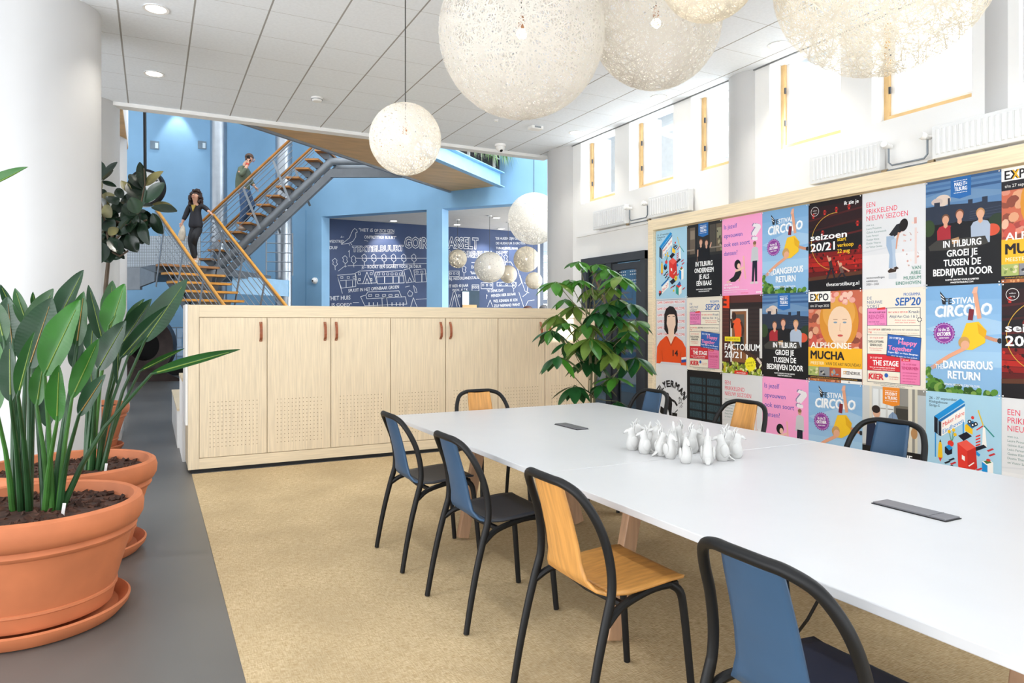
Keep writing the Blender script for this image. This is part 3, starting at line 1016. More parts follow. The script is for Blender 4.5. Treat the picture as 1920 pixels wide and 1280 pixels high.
for u, v, D, r, m_, lab in ((858, 485, 18.9, 0.25, YARNC, 'smallest cream globe at the left of the mural opening'), (918, 501, 18.2, 0.4, YARN, 'large pale globe in the middle of the mural opening'), (953, 514, 19.4, 0.245, YARNC, 'small cream globe partly behind the large pale one'), (987, 486, 19.6, 0.36, YARNC, 'cream globe with loose weave right of the mural, under the white globe'), (1001, 526, 18.6, 0.225, YARNC, 'small cream globe lowest on the right, by the dark window')):
    pendant(tuple(at(u, v, D)), r, 230, 0.008, m_, lab, GM, LZ, 7, 0.006)
# ================================================================ POSTER BOARD
PW, PH, PX0, PY0, PZ0 = 0.5705, 0.845, 5.60, 6.94, 2.555
pb = thing('poster_board', 'huge ash framed board covered in a grid of posters along the window wall', 'notice board', (5.62, 4.6, 0))
g = G()
g.box(5.55, 5.74, 6.945, 7.035, 0.0, 2.70)
g.box(5.55, 5.74, 2.28, 2.37, 0.0, 2.70)
g.build('side_rail', BOARDW, pb, bevel=0.003)
box('top_rail', BOARDW, 5.55, 5.74, 2.37, 6.945, 2.567, 2.70, parent=pb, bevel=0.003)
box('back_panel', mat('board_backing', '#c9b28a', 0.7, var=0.05), 5.612, 5.65, 2.37, 6.945, 0.0, 2.567, parent=pb)
PIN = mat('clear_pin', '#e4e4e4', 0.3, var=0.02)


class Poster:
    def __init__(s, bgc):
        s.g, s.mats, s.n = G(), [], 0
        s.rect(0, 0, 100, 148, bgc)

    def c(s, h):
        m = mat('print_' + h.lstrip('#'), h, 0.42, var=0.015, scale=3, spec=0.3)
        if m not in s.mats:
            s.mats.append(m)
        s.g.cur = s.mats.index(m)
        s.n += 1

    def pt(s, x, y):
        x = min(max(x, 0), 100)
        y = min(max(y, 0), 148)
        return (-0.000032 * s.n, -x * PW / 100, -y * PH / 148)

    def poly(s, pts, h):
        s.c(h)
        s.g.add([s.pt(*p) for p in pts], [tuple(range(len(pts)))])

    def rect(s, x, y, w_, h_, h):
        s.poly([(x, y), (x + w_, y), (x + w_, y + h_), (x, y + h_)], h)

    def ell(s, x, y, rx, ry, h, n=24, rot=0):
        cr, sr = math.cos(math.radians(rot)), math.sin(math.radians(rot))
        s.poly([(x + rx * math.cos(a) * cr - ry * math.sin(a) * sr, y + rx * math.cos(a) * sr + ry * math.sin(a) * cr) for a in [2 * pi * k / n for k in range(n)]], h)

    def line(s, pts, w_, h):
        s.c(h)
        for (x0, y0), (x1, y1) in zip(pts, pts[1:]):
            L = math.hypot(x1 - x0, y1 - y0) or 1
            nx, ny = -(y1 - y0) / L * w_ / 2, (x1 - x0) / L * w_ / 2
            s.g.add([s.pt(x0 + nx, y0 + ny), s.pt(x1 + nx, y1 + ny), s.pt(x1 - nx, y1 - ny), s.pt(x0 - nx, y0 - ny)], [(0, 1, 2, 3)])

    def ring(s, x, y, r, w_, h, a0=0, a1=360, n=40):
        s.line([(x + r * math.cos(math.radians(a0 + (a1 - a0) * k / n)), y + r * math.sin(math.radians(a0 + (a1 - a0) * k / n))) for k in range(n + 1)], w_, h)

    def star(s, x, y, r, k, n, h):
        s.poly([(x + (r if i % 2 else r * k) * math.cos(pi * i / n), y + (r if i % 2 else r * k) * math.sin(pi * i / n)) for i in range(2 * n)], h)

    def text(s, t, x, y, cap, h, width=None, al='l', bold=0.0, rot=0, shear=0, skew=0):
        """y = baseline, cap = capital height, width = fitted width"""
        s.c(h)
        vs, fs, a, b = glyphs(t, bold)
        k = cap / 0.7
        kx = width / (b - a) if width else k
        ox = {'l': 0, 'c': -(b - a) / 2, 'r': -(b - a)}[al]
        cr, sr = math.cos(math.radians(rot)), math.sin(math.radians(rot))
        for dx, dy in heavy(bold):
            s.n += 0.3
            o = []
            for px, py in vs:
                px, py = px + dx, py + dy
                X, Y = (px - a + ox) * kx + py * k * shear, -py * k
                Y += X * skew
                o.append(s.pt(x + X * cr - Y * sr, y + X * sr + Y * cr))
            s.g.add(o, fs)

    def lines(s, ts, x, y, cap, dy, h, al='l', bold=0.0, k=None):
        for i, t in enumerate(ts):
            wd = None
            if k:
                _, _, a, b = glyphs(t, bold)
                wd = (b - a) * cap / 0.7 * k
            s.text(t, x, y + i * dy, cap, h, wd, al, bold)

    def blobs(s, x0, y0, x1, y1, n, r0, r1, cols, seed):
        R = random.Random(seed)
        for _ in range(n):
            s.ell(R.uniform(x0, x1), R.uniform(y0, y1), R.uniform(r0, r1), R.uniform(r0, r1) * 0.8, R.choice(cols), 9, R.uniform(0, 180))


def torso(p, x, y, k, shirt, skin, hair, w_=1.0):
    """small half-length figure of a photograph: head centre at x, y"""
    p.poly([(x - 9 * k * w_, y + 30 * k), (x - 9.5 * k * w_, y + 12 * k), (x - 7 * k * w_, y + 8 * k), (x - 2 * k, y + 6.5 * k), (x + 2 * k, y + 6.5 * k), (x + 7 * k * w_, y + 8 * k), (x + 9.5 * k * w_, y + 12 * k), (x + 9 * k * w_, y + 30 * k)], shirt)
    p.poly([(x - 2 * k, y + 3 * k), (x + 2 * k, y + 3 * k), (x + 2.2 * k, y + 8 * k), (x, y + 10 * k), (x - 2.2 * k, y + 8 * k)], skin)
    p.ell(x, y - 1 * k, 4.3 * k, 5 * k, hair)
    p.ell(x, y + 0.6 * k, 3.6 * k, 4.7 * k, skin)


def banner(p, x, y, w_, h_, c, words, dash=True):
    p.poly([(x, y), (x + w_, y), (x + w_, y + h_), (x + w_ * 0.45, y + h_ + 3), (x, y + h_ - 1)], c)
    for q in (0.18, 0.78):
        for k in range(9):
            p.rect(x + w_ * 0.16 + k * w_ * 0.075, y + h_ * q, w_ * 0.05, 0.8, '#ffffff')
    for i, t in enumerate(words):
        p.text(t, x + w_ * 0.5, y + h_ * (0.46 + 0.24 * i), h_ * 0.19, '#ffffff', w_ * 0.62, 'c', 0.03)


def cond(p, t, y, cap, width, c='#ffffff', x=50):
    p.text(t, x, y, cap, c, width, 'c', 0.035)


def d_fair():
    p = Poster('#a9d2e8')
    p.lines(['26 - 27 september', 'Klokgebouw', 'Strijp-S'], 5, 11, 3.6, 5.2, '#1f2c3c', bold=0.012)
    p.poly([(12, 35), (48, 7), (54, 11), (17, 40)], '#1b8fd6')
    p.poly([(17, 41), (54, 13), (54, 16), (21, 42)], '#1b6fb5')
    p.poly([(12, 35), (17, 38), (17, 60), (12, 57)], '#1a1d2b')
    p.poly([(18, 41), (22, 42), (22, 62), (18, 61)], '#1a1d2b')
    p.poly([(22, 42), (54, 17), (54, 38), (22, 62)], '#f6f4f0')
    p.text('Maker Faire', 24, 49, 6.2, '#e0392f', 29, bold=0.012, skew=-0.72)
    p.text('Eindhoven', 24, 58.5, 6.2, '#1b8fd6', 28, bold=0.012, skew=-0.72)
    p.rect(13, 58, 1.6, 34, '#1b8fd6')
    p.rect(51, 38, 1.6, 22, '#1b8fd6')
    # rocket
    p.poly([(17, 92), (18, 74), (20.5, 66), (23, 74), (24, 92)], '#f2c21f')
    p.poly([(19.3, 70), (20.5, 66), (21.8, 70)], '#1a1d2b')
    p.poly([(18, 92), (20.5, 98), (23, 92)], '#e0392f')
    # vehicle block
    p.poly([(45, 58), (56, 51), (63, 56), (52, 64)], '#1a1d2b')
    p.poly([(54, 42), (60, 38), (64, 44), (64, 54), (54, 50)], '#f2c21f')
    p.poly([(56, 40), (64, 35), (71, 40), (63, 46)], '#2f6f9f')
    for x, y in ((60, 37), (64, 41), (68, 39)):
        p.ell(x, y, 2.6, 2.8, '#1a1d2b')
        p.ell(x, y, 1.1, 1.2, '#ffffff')
    p.ell(64, 31, 2, 2.2, '#e0392f')
    # windmill
    p.poly([(77, 42), (80, 42), (82, 68), (76, 68)], '#f6f4f0')
    p.line([(77.5, 40), (71, 20)], 1.6, '#e3c43a')
    p.line([(78.5, 40), (91, 53)], 1.6, '#2b8f8a')
    p.line([(77, 40.5), (69, 47)], 1.6, '#e0392f')
    p.poly([(66, 71), (78, 65), (82, 68), (69, 75)], '#1a1d2b')
    for k in range(4):
        p.poly([(68, 55 + k * 4), (74, 52 + k * 4), (74, 54 + k * 4), (68, 57 + k * 4)], '#e0392f')
    p.poly([(64, 75), (68, 74), (74, 79), (72, 82), (67, 79)], '#1b8fd6')
    # flowers
    for x, y in ((33, 54), (39, 51), (41, 57)):
        p.line([(36, 68), (x, y)], 0.8, '#3c8a5a')
        p.ell(x, y, 2.2, 2.4, '#f2c21f')
    p.ell(35, 70, 4.2, 4.2, '#e0392f')
    # plain red machine block in the middle
    p.poly([(44, 68), (56, 62), (68, 70), (70, 98), (58, 108), (45, 100)], '#e0392f')
    p.poly([(44, 68), (56, 62), (68, 70), (57, 77)], '#ee5a4c')
    p.poly([(57, 77), (68, 70), (70, 98), (58, 108)], '#c92f28')
    p.poly([(50, 83), (54, 85), (54, 91), (50, 89)], '#f6f4f0')
    p.line([(59, 97), (66, 91)], 1.4, '#f6f4f0')
    p.poly([(46, 112), (58, 106), (66, 112), (54, 119)], '#1a1d2b')
    p.poly([(27, 76), (33, 73), (37, 76), (37, 84), (31, 87), (27, 84)], '#1a1d2b')
    p.poly([(28, 75), (33, 72), (38, 76), (33, 80)], '#1b8fd6')
    p.ell(66, 106, 4.6, 5.6, '#e8c431', 20, 15)
    p.ell(66, 106, 1.8, 2.2, '#b8921f', 12, 15)
    p.poly([(76, 88), (84, 83), (90, 87), (90, 108), (82, 112), (76, 106)], '#f6f4f0')
    p.poly([(76, 88), (83, 92), (83, 112), (76, 106)], '#1b8fd6')
    p.poly([(78, 87), (84, 84), (88, 87), (82, 90)], '#47763f')
    p.ell(84, 84.5, 2.6, 1.8, '#e0392f')
    p.poly([(66, 122), (76, 117), (84, 122), (84, 138), (74, 143), (66, 138)], '#f2eee6')
    p.poly([(66, 122), (75, 127), (75, 143), (66, 138)], '#2b9a8d')
    p.poly([(66, 122), (76, 117), (84, 122), (75, 127)], '#e0392f')
    p.poly([(70, 120), (78, 113), (82, 119), (77, 123)], '#2f5fa8')
    # dates sign
    p.poly([(18, 119), (40, 105), (43, 107), (20, 122)], '#1b6fb5')
    p.poly([(20, 123), (43, 108), (43, 124), (20, 138)], '#f6f4f0')
    p.text('26-27', 22, 134, 7, '#e0392f', 19, bold=0.015, skew=-0.66)
    p.poly([(10, 136), (20, 130), (20, 137), (12, 143)], '#1a1d2b')
    p.ell(14, 133, 3.2, 3.2, '#e0392f')
    for x, y, a in ((38, 96, 1), (34, 101, 0), (42, 103, 0), (72, 98, 1), (60, 121, 0), (30, 96, 0), (88, 76, 1), (86, 70, 1), (36, 91, 0), (52, 124, 1), (90, 128, 1)):
        p.poly([(x - 4, y + 2), (x + 3, y - 2), (x + 5, y - 0.5), (x - 2, y + 3.5)], ('#1a1d2b', '#c9333a')[a])
    p.ell(59, 132, 2.4, 2.4, '#e8c431')
    return p


def d_city():
    p = Poster('#17181c')
    p.rect(0, 0, 100, 60, '#5c82ad')
    for k, c in enumerate(('#3c5f8d', '#4a70a0', '#3a5c88')):
        p.rect(0, k * 7, 100, 3.5, c)
    p.poly([(0, 22), (40, 14), (100, 26), (100, 32), (0, 34)], '#6d8fb3')
    p.ell(24, 29, 11, 8, '#d6c3b5')
    p.ell(16, 30, 8, 5, '#c7b5ac')
    p.poly([(0, 36), (12, 36), (12, 31), (20, 31), (20, 37), (31, 37), (31, 27), (34, 27), (34, 36), (58, 38), (58, 33), (64, 33), (64, 39), (76, 38), (76, 32), (83, 32), (83, 40), (100, 41), (100, 80), (0, 80)], '#2b3446')
    for k in range(6):
        p.line([(60, 50 + k * 3), (100, 47 + k * 4)], 0.5, '#465064')
    p.rect(0, 62, 100, 86, '#17181c')
    p.ell(4, 66, 9, 12, '#33472a')
    p.ell(95, 70, 12, 14, '#2a3b2b')
    p.ell(88, 77, 10, 8, '#d2543a')
    torso(p, 28, 56, 1.25, '#a52c36', '#d9a184', '#6e4a35')
    torso(p, 47, 52, 1.3, '#1a1b20', '#d7a088', '#7a4c34')
    torso(p, 74, 54, 1.3, '#a9b6c9', '#dba78a', '#b98a5b')
    p.poly([(4, 92), (16, 84), (80, 84), (84, 94), (60, 100), (6, 98)], '#3e3c39')
    p.poly([(36, 84), (46, 82), (47, 90), (37, 91)], '#b08a63')
    banner(p, 35, 0, 27, 27, '#2b69ad', ('MAKE IT=', 'TILBURG'))
    cond(p, 'IN TILBURG', 95, 9, 50)
    cond(p, 'GROEI JE', 108, 9, 40)
    cond(p, 'TUSSEN DE', 121, 9, 49)
    cond(p, 'BEDRIJVEN DOOR', 134, 9.5, 78)
    cond(p, 'RUIMTE GENOEG VOOR JE AMBITIES', 142.5 - 1.2, 2.1, 44)
    cond(p, 'MAKEITINTILBURG.COM', 145, 2.1, 30)
    return p


def d_boss():
    p = Poster('#1c1c1f')
    p.rect(0, 0, 100, 66, '#2a2927')
    for x, w_, c in ((0, 8, '#4a4038'), (9, 15, '#6a5d50'), (26, 3, '#15151a'), (66, 16, '#4c473f'), (84, 16, '#665a49')):
        p.rect(x, 6, w_, 54, c)
    p.rect(10, 12, 13, 18, '#8a7d6d')
    p.rect(86, 14, 12, 20, '#8d8a70')
    p.blobs(84, 20, 99, 60, 10, 1.5, 4, ['#7d8a5f', '#a59a7c', '#3a3a34'], 2)
    p.rect(0, 50, 22, 3, '#8b8175')
    p.rect(68, 50, 32, 2.5, '#8b8175')
    torso(p, 41, 38, 1.15, '#141418', '#d3a48b', '#7a4a33', 0.85)
    torso(p, 57, 41, 1.15, '#151519', '#cf9f87', '#5c3c2d', 0.85)
    p.poly([(31, 52), (34, 52), (33, 80), (30, 80)], '#d3a48b')
    p.rect(31, 66, 36, 10, '#141418')
    p.poly([(66, 52), (69, 50), (72, 42), (70, 40), (66, 48)], '#d3a48b')
    banner(p, 34, 0, 28, 25, '#2b69ad', ('MAKE IT=', 'TILBURG'))
    p.rect(0, 76, 100, 72, '#19191c')
    for t, y, wd in (('IN TILBURG', 86, 48), ('ONDERNEEM', 99, 54), ('JE ALS', 112, 29), ('EEN BAAS', 125, 42)):
        cond(p, t, y, 9.4, wd)
    cond(p, 'RUIMTE GENOEG VOOR JE AMBITIES', 134, 2.3, 44)
    cond(p, 'MAKEITINTILBURG.COM', 138, 2.3, 30)
    return p


def d_dance():
    p = Poster('#f6a3d0')
    p.lines(['Is jezelf', 'opvouwen', 'ook een soort', 'dansen?'], 5, 20, 8.6, 17, '#3d4fae', bold=0.008, k=0.92)
    for t, y in (('?', 46),):
        p.text(t, 75, y, 29, '#8d7fa6', 15, bold=0.05, rot=6)
        p.text(t, 77, y + 1, 29, '#ece6ea', 15, bold=0.05, rot=6)
    # standing child
    p.ell(82, 56, 3.6, 4.8, '#d6a488')
    p.ell(82, 53.5, 3.9, 3.2, '#8a6a4b')
    p.poly([(75, 64), (79, 61), (86, 61), (90, 64), (91, 88), (88, 89), (87, 86), (77, 86), (76, 89), (73, 88)], '#c6c8cc')
    p.poly([(77, 86), (88, 86), (88, 124), (83, 124), (82, 98), (80, 124), (75, 124)], '#1e2233')
    p.poly([(71, 128), (73, 124), (80, 124), (80, 128)], '#d7cfcc')
    p.poly([(83, 124), (88, 124), (91, 128), (83, 128)], '#d7cfcc')
    # bent dancer
    p.line([(55, 75), (57, 98), (60, 118)], 3.2, '#f0b8a8')
    p.line([(50, 98), (44, 122)], 3.2, '#e7b19d')
    p.poly([(18, 118), (30, 112), (36, 102), (46, 98), (50, 106), (44, 116), (34, 122), (20, 122)], '#1b1b20')
    p.line([(34, 102), (46, 100), (55, 96)], 4, '#f0c3ae')
    p.ell(40, 90, 8, 9, '#17171a')
    p.ell(43, 93, 4, 5, '#f0c3ae')
    p.line([(12, 122), (22, 121)], 3, '#f0c3ae')
    p.lines(['Lang leve', 'de vragenstellers'], 5, 128, 4, 6, '#ffffff', bold=0.012)
    p.rect(5, 137.5, 60, 0.5, '#ffffff')
    p.text('Nieuwe voorstellingen voor iedereen', 5, 142, 1.6, '#ffffff')
    p.text('corso-theater', 48, 145, 2.4, '#e02b4a')
    p.text('DANS', 86, 145, 3.2, '#ffffff', bold=0.04)
    return p


def d_circus():
    p = Poster('#8ab6dd')
    for k, c in ((0, '#7dabd6'), (20, '#86b2da'), (70, '#95bde0'), (90, '#a0c6e4')):
        p.rect(0, k, 100, 20, c)
    p.poly([(0, 60), (60, 40), (100, 50), (100, 66), (30, 72)], '#a3c5e2')
    p.blobs(0, 132, 22, 147, 26, 3, 8, ['#3f6f2b', '#588a35', '#7da04c', '#2f5522'], 5)
    p.blobs(18, 139, 100, 148, 34, 3, 6, ['#3f6f2b', '#588a35', '#7da04c', '#2f5522'], 6)
    p.blobs(0, 116, 8, 132, 10, 2, 5, ['#4f7d33', '#7da04c'], 7)
    p.text('FESTIVAL', 27, 26, 8.4, '#f2f5f8', 42, bold=0.03, rot=-2, shear=0.05)
    p.poly([(20, 7), (28, 17), (27, 26), (24, 26)], '#2b2b30')
    p.line([(21, 12), (26, 17)], 1, '#f4f4f4')
    p.line([(22, 17), (27, 21)], 1, '#f4f4f4')
    p.text('CIRCOLO', 14, 44, 15, '#c5d7e8', 74, bold=0.05, rot=-2.5, shear=0.14)
    p.text('CIRCOLO', 13, 43.2, 15, '#f6f8fa', 74, bold=0.035, rot=-2.5, shear=0.14)
    p.text('FE', 27, 26, 8.4, '#20242c', 9.5, bold=0.03, rot=-2, shear=0.05)
    # date badge
    p.star(26, 66, 15.5, 0.88, 22, '#8a3a96')
    p.ring(26, 66, 12.6, 0.7, '#d9a8d6')
    p.text('16 t/m 25', 26, 63, 4.6, '#ffffff', 15, 'c', 0.03, rot=-4)
    p.text('OKTOBER', 26, 69.5, 5, '#ffffff', 19, 'c', 0.04, rot=-4)
    p.text('LEIJPARK TILBURG', 26, 73.5, 1.9, '#ffffff', 14, 'c', 0.02, rot=-4)
    # falling acrobat
    p.line([(73, 46), (70, 28), (67, 9)], 5.5, '#e0a283')
    p.poly([(63, 12), (66, 4), (71, 3), (70, 11)], '#e7b096')
    p.line([(61, 48), (63, 33)], 6.5, '#7a2732')
    p.poly([(56, 52), (72, 50), (82, 62), (80, 78), (64, 88), (50, 88), (46, 80)], '#f1c22b')
    p.poly([(70, 52), (82, 62), (80, 72), (72, 66)], '#e0a91f')
    p.line([(80, 70), (92, 74), (99, 75)], 4.6, '#c98f72')
    p.ell(98, 75, 3, 3.5, '#2a2a30')
    p.line([(54, 86), (34, 97), (16, 109)], 5.2, '#e2a383')
    for k in range(5):
        p.line([(14, 109), (7 + k * 2.2, 116 - abs(k - 1) * 1.8 + k)], 1.1, '#e2a383')
    p.ell(53, 78, 7.4, 8, '#c79a5a', 20, 20)
    p.ell(54.5, 81.5, 5.6, 6, '#e0a88b', 18, 20)
    p.text('THE', 14, 116, 6.5, '#e9f0f6', 11, bold=0.03)
    p.text('DANGEROUS', 26, 115, 10.5, '#bcd2e6', 64, bold=0.05, rot=-1.5)
    p.text('DANGEROUS', 25.4, 114.4, 10.5, '#f4f7fa', 64, bold=0.035, rot=-1.5)
    p.text('RETURN', 32, 128.6, 10.5, '#bcd2e6', 42, bold=0.05)
    p.text('RETURN', 31.4, 128, 10.5, '#f4f7fa', 42, bold=0.035)
    p.text('WWW.FESTIVALCIRCOLO.NL', 50, 138, 3, '#f4f7fa', 48, 'c', 0.02)
    return p


def d_theatre():
    p = Poster('#191418')
    p.rect(0, 8, 100, 34, '#2a1418')
    for y, c in ((28, '#4a1a1c'), (46, '#3c1618'), (64, '#571b1c')):
        p.poly([(0, y), (100, y - 10), (100, y - 7), (0, y + 3)], c)
    for x, y in ((8, 18), (30, 15), (52, 13), (75, 12), (90, 40), (94, 78), (8, 74), (40, 70), (26, 48)):
        p.rect(x, y, 3.4, 8, '#c92e25')
        p.rect(x - 1.5, y + 2, 6.5, 3, '#7c1f1d')
    for k in range(5):
        p.rect(0, 84 + k * 8, 100, 7.4, ('#7d1717', '#9c1c18', '#b3231b', '#8f1a17', '#5c1414')[k])
    R = random.Random(3)
    for k in range(70):
        p.ell(R.uniform(2, 98), R.uniform(86, 122), 1.8, 2.2, R.choice(['#c92a1f', '#5a1212', '#a01d18', '#33090c']), 8)
    p.rect(0, 124, 100, 24, '#171318')
    p.poly([(0, 124), (100, 118), (100, 124), (0, 130)], '#5a3322')
    p.ring(52, 68, 46, 0.9, '#d3a743', 100, 275)
    p.ring(13, 15, 7.5, 0.7, '#e8e4e2')
    p.text('welkom', 13, 14.5, 2.2, '#e8e4e2', 8, 'c')
    p.text('terug', 13, 18.5, 2.2, '#e8e4e2', 6, 'c')
    # two dancers
    for x, y, c in ((42, 96, '#3b2c2a'), (62, 106, '#6b5048')):
        p.ell(x, y, 2.6, 3, '#d3a084')
        p.line([(x, y + 3), (x + 3, y + 14)], 6, c)
        p.line([(x - 1, y + 4), (x - 5, y - 6)], 2.2, '#d3a084')
        p.line([(x + 2, y + 14), (x - 6, y + 33 - (y - 96))], 3, '#25202a')
        p.line([(x + 4, y + 14), (x + 9, y + 32 - (y - 96))], 3, '#25202a')
    p.line([(64, 110), (78, 118)], 2.2, '#d3a084')
    p.text('ik zie je', 94, 12, 6, '#ffffff', al='r', bold=0.02)
    p.text('seizoen', 5, 63, 10.5, '#ffffff', 68, bold=0.028)
    p.text('20/21', 5, 81, 13, '#ffffff', 46, bold=0.028)
    p.lines(['start', 'verkoop', '22 aug'], 56, 68.5, 6.4, 9.6, '#f5c52c', bold=0.02, k=0.95)
    p.text('theaterstilburg.nl', 95, 140, 6, '#ffffff', 60, 'r', 0.014)
    return p


def d_museum():
    p = Poster('#dfe0e3')
    p.rect(0, 96, 100, 52, '#e6e6e8')
    p.poly([(0, 90), (60, 84), (60, 86), (0, 92)], '#d6d8dc')
    p.lines(['EEN', 'PRIKKELEND', 'NIEUW SEIZOEN'], 7, 22, 7.6, 10.4, '#e53a5a', k=0.83)
    p.lines(['met o.a.', 'Laure Prouvost', 'Gülsün Karamustafa', 'León Ferrari', 'Gustav Klimt', 'Dustin Thierry', 'en Victor Sonna'], 7, 51, 3, 5.6, '#57837e', k=0.95)
    p.blobs(62, 50, 90, 116, 26, 0.6, 2.2, ['#d9a79e', '#e6c8c0', '#c3a7a2', '#efdcd6'], 4)
    p.rect(83, 47, 4, 9, '#d8a49a')
    p.rect(84, 62, 3, 52, '#e5cfca')
    # visitor bending forward
    p.poly([(44, 68), (56, 54), (66, 52), (70, 60), (60, 68), (52, 72)], '#26272d')
    p.ell(67, 56, 6.6, 9.5, '#1d1718', 20, 15)
    p.line([(60, 66), (57, 76), (55, 90)], 3, '#d99f83')
    p.poly([(40, 70), (52, 70), (55, 82), (52, 100), (51, 118), (44, 118), (45, 98), (40, 84)], '#9fb5cf')
    p.poly([(48, 76), (56, 74), (54, 98), (56, 116), (50, 117), (50, 98)], '#b4c6da')
    p.poly([(42, 122), (47, 118), (56, 121), (55, 124), (44, 125)], '#3b2a22')
    p.poly([(51, 118), (56, 116), (60, 119), (55, 121)], '#3b2a22')
    p.rect(44, 126, 12, 8, '#cfd3da')
    p.lines(['VAN', 'ABBE', 'MUSEUM', 'EINDHOVEN'], 93, 122, 5, 7.2, '#3d8a76', al='r', bold=0.006, k=0.95)
    p.lines(['tentoonstellingen', 'exhibitions', '2020 – 2021'], 7, 132, 3.2, 5, '#3a4046', k=0.95)
    return p


def d_expo():
    # layout kept, the artwork itself replaced by a plain flower portrait
    p = Poster('#c96a50')
    p.blobs(0, 14, 100, 96, 60, 4, 9, ['#c9574a', '#e08a74', '#dca07c', '#a84a44', '#d9907a', '#8d4b3c', '#e6b59a'], 11)
    p.ell(58, 48, 36, 46, '#d68f34')
    p.ell(58, 36, 30, 30, '#e0a24c')
    p.ell(60, 56, 22, 31, '#efcfb0')
    p.poly([(52, 80), (68, 80), (72, 100), (48, 100)], '#e9c4a2')
    for x in (52, 69):
        p.ell(x, 51, 3.4, 1.4, '#7d95ab')
        p.line([(x - 4, 46), (x + 4, 46)], 0.7, '#8a5a34')
    p.line([(61, 52), (60, 64), (63, 65)], 0.8, '#d3a27f')
    p.ell(61, 72, 5, 1.8, '#c9584e')
    p.blobs(34, 4, 84, 18, 18, 4, 7, ['#e9a79a', '#d8766c', '#f0c2b0'], 13)
    p.rect(0, 0, 43, 17, '#f4f1ec')
    p.rect(0, 17, 43, 12, '#26242b')
    p.text('EXPO', 4, 15, 11.5, '#1d1b22', 35, bold=0.03)
    p.text('X', 13, 15, 11.5, '#eab32c', 8, bold=0.03)
    p.text('t/m 27 sept 2020', 4, 25.5, 4, '#f2efea', 36)
    p.rect(0, 92, 100, 32, '#f2b52a')
    p.text('ALPHONSE', 5, 93, 9.5, '#f8f4ea', 76, bold=0.025)
    p.text('MUCHA', 5, 111, 13, '#231f24', 63, bold=0.05)
    p.text('MEESTER', 5, 120.5, 5, '#f8ecc8', 26, bold=0.012)
    p.text('VAN DE ART NOUVEAU', 34, 120.5, 5, '#3a3028', 63)
    for k, cl in enumerate((['#a8b46a', '#d8d0a8', '#7d8f52'], ['#8b8c90', '#3a3a40', '#c9c4b8'], ['#b0563e', '#7f98a8', '#d8a06a'])):
        p.rect(k * 21, 124, 20.4, 15, cl[0])
        p.blobs(k * 21 + 4, 127, k * 21 + 17, 136, 9, 1.5, 3.4, cl, 20 + k)
    p.rect(63, 124, 37, 15, '#f4f1ec')
    p.text('STEENDRUK', 67, 133.5, 5, '#2b2622', 30, bold=0.03)
    p.text('ST', 67, 133.5, 5, '#d79a2a', 6, bold=0.03)
    p.rect(0, 139, 100, 4.4, '#1d1b22')
    p.text('WWW.STEENDRUKMUSEUM.NL | VALKENSWAARD', 4, 142.4, 1.9, '#d9a83e', 88)
    p.rect(0, 143.4, 63, 4.6, '#b0683c')
    p.blobs(4, 145, 60, 146.5, 14, 1, 2, ['#d8a06a', '#7f4a3e', '#7f98a8', '#e08a74'], 31)
    p.rect(63, 143.4, 37, 4.6, '#efedea')
    p.text('M', 76, 147.2, 3, '#231f24', bold=0.03)
    return p


def d_player():
    p = Poster('#d9dce2')
    p.rect(2, 2.5, 95, 0.7, '#5d6068')
    p.rect(2, 2.5, 0.7, 140, '#5d6068')
    p.rect(96.3, 2.5, 0.7, 140, '#5d6068')
    for k in range(6):
        p.rect(4, 5 + k * 13.6, 90, 7, '#eceef2')
        p.text('GAME CHANGERS WELCOME', 5, 10.6 + k * 13.6, 5.2, '#e0473f', 88, bold=0.02)
    # faceless player in an orange shirt
    p.poly([(28, 66), (28, 34), (34, 22), (46, 16), (58, 18), (68, 28), (72, 46), (70, 68), (62, 76), (38, 76)], '#231d1f')
    p.poly([(38, 34), (52, 30), (64, 34), (65, 56), (60, 66), (60, 78), (66, 84), (50, 98), (34, 82), (42, 78), (41, 66), (36, 54)], '#f2d3bd')
    p.poly([(36, 38), (40, 27), (52, 25), (64, 28), (66, 40), (60, 34), (44, 34)], '#231d1f')
    p.line([(40, 39), (47, 38)], 1.2, '#231d1f')
    p.line([(55, 38), (62, 39)], 1.2, '#231d1f')
    p.poly([(2, 140), (4, 104), (14, 92), (34, 80), (40, 82), (50, 98), (60, 82), (66, 80), (86, 90), (97, 104), (98, 140), (82, 140), (80, 136), (18, 136), (14, 140)], '#e8521f')
    p.line([(34, 80), (50, 100), (66, 80)], 2.4, '#c23f14')
    p.line([(20, 112), (24, 136)], 0.7, '#a83510')
    p.line([(82, 112), (79, 136)], 0.7, '#a83510')
    p.poly([(83, 124), (98, 122), (98, 127), (83, 129)], '#f4f2ee')
    p.poly([(83, 129), (98, 127), (98, 133), (83, 135)], '#2f4d9b')
    p.text('14', 56, 122, 12.5, '#231d1f', 16, bold=0.04)
    p.rect(0, 141, 100, 7, '#e3e5ea')
    return p


